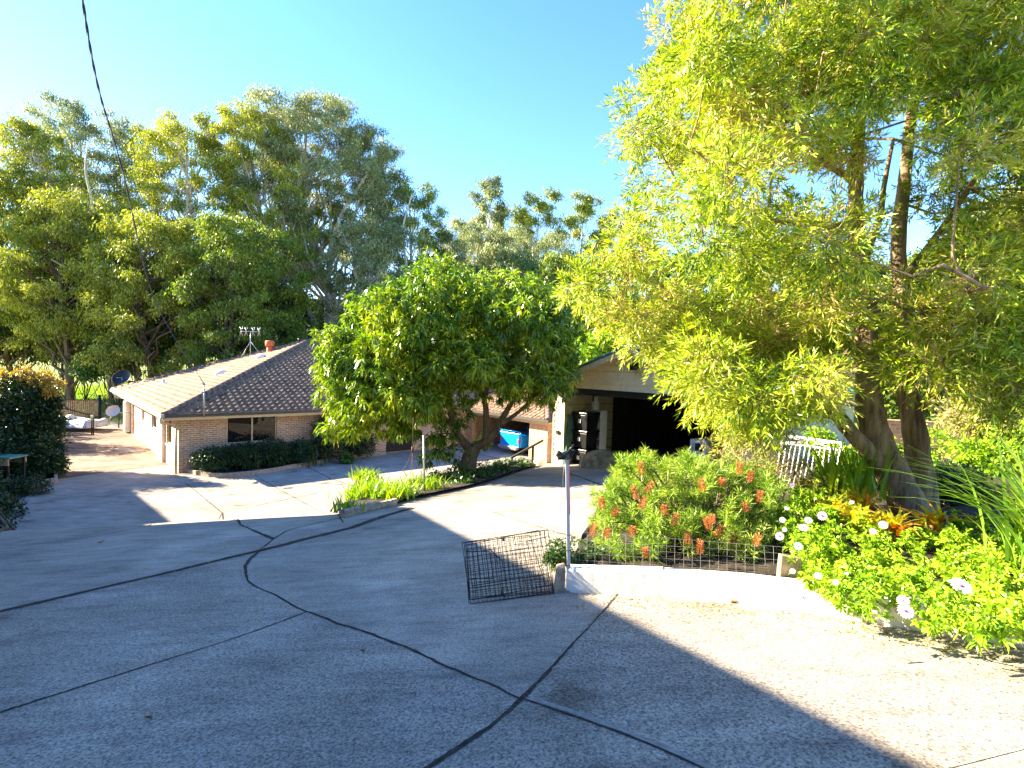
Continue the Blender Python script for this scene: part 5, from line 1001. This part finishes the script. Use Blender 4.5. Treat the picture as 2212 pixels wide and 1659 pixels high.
limbs('leaning gum with bare white limbs at the left, crown hanging over the frame edge', [([(330, 770, 40), (280, 690, 39), (230, 610, 38), (190, 530, 38), (140, 450, 37.5), (90, 370, 37), (60, 310, 37)], .32, .06), ([(250, 640, 38.4), (210, 612, 38), (165, 590, 37.5), (110, 560, 37)], .16, .05), ([(190, 530, 38), (200, 450, 37.5), (185, 370, 37), (190, 310, 37.5)], .12, .04)])
limbs('grey green gum behind the mango crown left shoulder', [([(820, 740, 41), (812, 640, 41), (825, 540, 41), (800, 440, 41), (790, 380, 41)], .22, .05), ([(770, 740, 42), (775, 640, 42), (760, 560, 42), (730, 470, 42)], .2, .04), ([(870, 700, 43), (880, 600, 43), (870, 500, 43), (890, 420, 43)], .18, .04)])
limbs('broad olive gum rising over the left roof slope', [([(440, 760, 39), (430, 660, 39), (445, 560, 39), (470, 450, 39), (450, 350, 39)], .22, .05), ([(480, 760, 38), (490, 690, 38), (515, 600, 38), (500, 520, 38)], .14, .04)])
# right side background
for (bu, D, tp_, spd, mt, lab) in [(1330, 34, (1330, 640), 90, 'lf_gumC', 'bright green tree behind the left slope of the garage roof'), (1480, 36, (1480, 560), 110, 'lf_under', 'dark tree directly behind the garage gable'), (1640, 38, (1640, 540), 110, 'lf_gumB', 'olive tree behind the garage seen through the bottlebrush'), (1830, 36, (1800, 560), 120, 'lf_gumA', 'grey green tree behind the twin bottlebrush trunks'), (2020, 34, (2000, 560), 120, 'lf_gumC', 'green tree right of the bottlebrush trunks in the background'), (2200, 30, (2200, 430), 140, 'lf_gumA', 'dense tree in the background at the right frame edge')]:
    gum(lab, bu, D, tp_, mt, spread=spd, nb=20, low=.12, r0=.25, size=.3, dens=90, group='trees behind the garage', name='background_tree', bark='bark_dark')
# understory
def under(label, u, v, D, wpx, hpx, mat='lf_under', nb=12, size=.22, dens=170, name='understory_tree'):
    b = at(u, v, D); b[2] = float(G(b[0], b[1])); W_ = wpx/FPX*D; Hh = hpx/FPX*D; ct = at(u, v, D); bl = []
    for k in range(nb): bl.append((ct+np.array([rng.uniform(-1, 1)*W_*.75, rng.uniform(-1, 1)*W_*.5, rng.uniform(-1, 1)*Hh*.7]), max(W_, Hh)*rng.uniform(.3, .48)))
    return shrub(name, label, 'tree', b, bl, mat, size, size*.5, dens, 6, .1, group='bushy trees behind the house', csz=.2, shell=.5)
under('rounded dark green tree at the lawn edge left of the satellite dish', 235, 775, 39, 65, 50)
under('dark green tree between the lawn and the left end of the roof', 310, 740, 40, 70, 60)
under('glossy green tree above the left roof slope', 410, 720, 40, 70, 60)
under('dark tree behind the roof under the antenna', 520, 710, 43, 70, 65, 'lf_dark')
under('dark bushy tree behind the roof apex', 610, 690, 46, 60, 60, 'lf_dark')
under('dark bushy tree between roof apex and mango crown', 700, 700, 52, 70, 60, 'lf_dark')
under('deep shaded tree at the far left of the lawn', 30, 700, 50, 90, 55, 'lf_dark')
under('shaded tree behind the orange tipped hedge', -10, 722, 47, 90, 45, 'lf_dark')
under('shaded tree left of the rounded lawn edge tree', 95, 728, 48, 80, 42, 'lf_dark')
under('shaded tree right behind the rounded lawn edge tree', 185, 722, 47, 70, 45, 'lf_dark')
for u_, v_, lab_ in [(50, 680, 'deep shade tree low at the far left under the olive crowns'), (150, 672, 'deep shade tree second from the left under the olive crowns'), (255, 690, 'deep shade tree behind the roof left end under the crowns'), (360, 668, 'deep shade tree above the middle of the left roof slope'), (465, 660, 'deep shade tree above the roof vents under the young gums'), (565, 655, 'deep shade tree left of the pale trunk above the roof apex')]:  # added trees whose dark leaf colour stands in for shade under the crowns
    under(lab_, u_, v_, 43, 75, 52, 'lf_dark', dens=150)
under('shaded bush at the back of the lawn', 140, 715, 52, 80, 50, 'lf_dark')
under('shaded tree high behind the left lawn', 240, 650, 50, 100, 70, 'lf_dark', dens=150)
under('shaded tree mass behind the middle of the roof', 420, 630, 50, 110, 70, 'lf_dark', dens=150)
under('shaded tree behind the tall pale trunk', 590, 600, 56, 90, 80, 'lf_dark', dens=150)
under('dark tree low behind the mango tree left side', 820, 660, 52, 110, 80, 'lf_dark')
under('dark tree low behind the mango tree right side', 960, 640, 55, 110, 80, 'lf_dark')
under('dark tree low between mango and garage', 1130, 650, 48, 110, 80, 'lf_under')
under('sunlit bush just behind the garage roof left slope', 1300, 770, 32, 60, 40, 'lf_daisy')
under('dark bush behind the garage roof', 1450, 720, 32, 80, 60, 'lf_dark')
under('green bush beyond the gate right of the garage', 1750, 830, 24, 90, 60, 'lf_under')
under('green bush beyond the bottlebrush trunks', 1950, 840, 22, 90, 60, 'lf_gumC')
under('green bush at the far right beyond the flax', 2160, 830, 22, 110, 70, 'lf_under')
under('leafy bush behind the far right garden wall', 2260, 760, 24, 110, 90, 'lf_gumC')
# far house behind the gums
FH = thing('far_house', 'distant dark house with white veranda roof edge seen between gum trunks', 'house', at(745, 700, 62)); c = at(745, 700, 62); zz = c[2]
MB().box(-4, 0, -4, 6, 5, .4).build('wall', 'darktimber', FH); MB().hexa([(-4.6, -2.4, 2.2), (6.6, -2.4, 2.2), (6.6, 5.4, 2.6), (-4.6, 5.4, 2.6)], [(-4.6, -2.4, 2.55), (6.6, -2.4, 2.55), (6.6, 5.4, 3.0), (-4.6, 5.4, 3.0)]).build('roof', 'white', FH)
MB().box(-4, -2, .5, 6, -1.9, .62).build('balcony_rail', 'white', FH)
for x in (-3.8, -.6, 2.6, 5.8): MB().box(x, -2.1, -4, x+.14, -1.96, 2.2).build('post', 'white', FH)
for x in (-2.4, 1, 4): MB().box(x, -.03, .8, x+1.2, -.002, 2).build('window', 'glass', FH)
MB().box(-4, .01, .41, 6, 5, 2.18).build('upper_wall', 'darktimber', FH)
# brick garden wall and neighbour building on the right
q = at(2230, 960, 12); q[2] = float(G(q[0], q[1])); nw = MB().box(-3.2, 0, -.3, 4, .25, .75).build('garden_wall', 'redbrick'); nw.location = q; nw.rotation_euler = (0, 0, -.2); tag(nw, 'low sunlit orange brick wall beyond the flax at the right', 'wall')
n = 900; cu = []
for a, b, m_ in ((k0, kr, 260), (hit(738, 1118), hit(900, 1078), 120), (hit(1020, 1060), hit(1210, 1020), 160), (hit(1760, 1318), hit(2200, 1420), 220), (hit(300, 1252), hit(860, 1105), 60), (hit(400, 1030), hit(800, 990), 80)):
    t = rng.random(m_); q = a+(b-a)*t[:, None]; off = np.abs(rng.normal(size=m_))*.16; cu.append(q[:, :2]+np.array([[-.02, -1.]])*(off+.09)[:, None]+rng.normal(size=(m_, 2))*.02)
cu = np.concatenate(cu); P = np.stack([cu[:, 0], cu[:, 1], G(cu[:, 0], cu[:, 1])+.008], 1); dn = rng.normal(size=P.shape); dn[:, 2] = .12*np.abs(dn[:, 2])
V, Q = leafquads(P, unit(dn), .02+.03*rng.random(len(P)), .009, .02); tag(link_np('leaf_litter', V, Q, MT['lf_bare']), 'dry leaf litter scattered along the kerbs and sleepers', 'leaf litter', kind='stuff')
# grass blades on the lawn (near part)
n = 60000; gx = rng.uniform(-46, -18, n); gy = rng.uniform(37.7, 66, n); m_ = gx < -15-(gy-30)*.2; gx, gy = gx[m_], gy[m_]; P = np.stack([gx, gy, G(gx, gy)-.06], 1)
V, Q = leafquads(P, unit(rng.normal(size=P.shape)*.35+np.array([0, 0, 1])), .12+.14*rng.random(len(P)), .05, .1); tag(link_np('lawn_grass', V, Q, MT['grass']), 'sunlit lawn grass behind the side gate', 'grass', kind='stuff')
# ------------------------------------------------ unseen house on the left, roof outline shaped to cast the driveway shadow
NH = thing('shadow_caster_house', 'unseen house left of the driveway with roof shaped to cast the driveway shadow', 'house', (-16, 4, -2))
zr_ = 3.0; outl = [(-7.1, 3.7), (-12.65, 11.55), (-17.3, 10.9), (-29.2, 22.3), (-40, 22), (-40, -22), (8.0, -22), (5.8, -14.5)]
MB().hexa([(x+16, y-4, zr_+2-.22) for x, y in outl], [(x+16, y-4, zr_+2) for x, y in outl]).build('roof', 'ridge', NH)
wl_ = [(-8.6, 2.6), (-13.3, 9.4), (-18.2, 8.6), (-29, 19.0), (-38, 19.5), (-38, -20), (6, -20), (4, -14.8)]
MB().hexa([(x+16, y-4, -3.5) for x, y in wl_], [(x+16, y-4, zr_+2-.225) for x, y in wl_]).build('wall', 'brick', NH)
print('objects', len(bpy.data.objects))
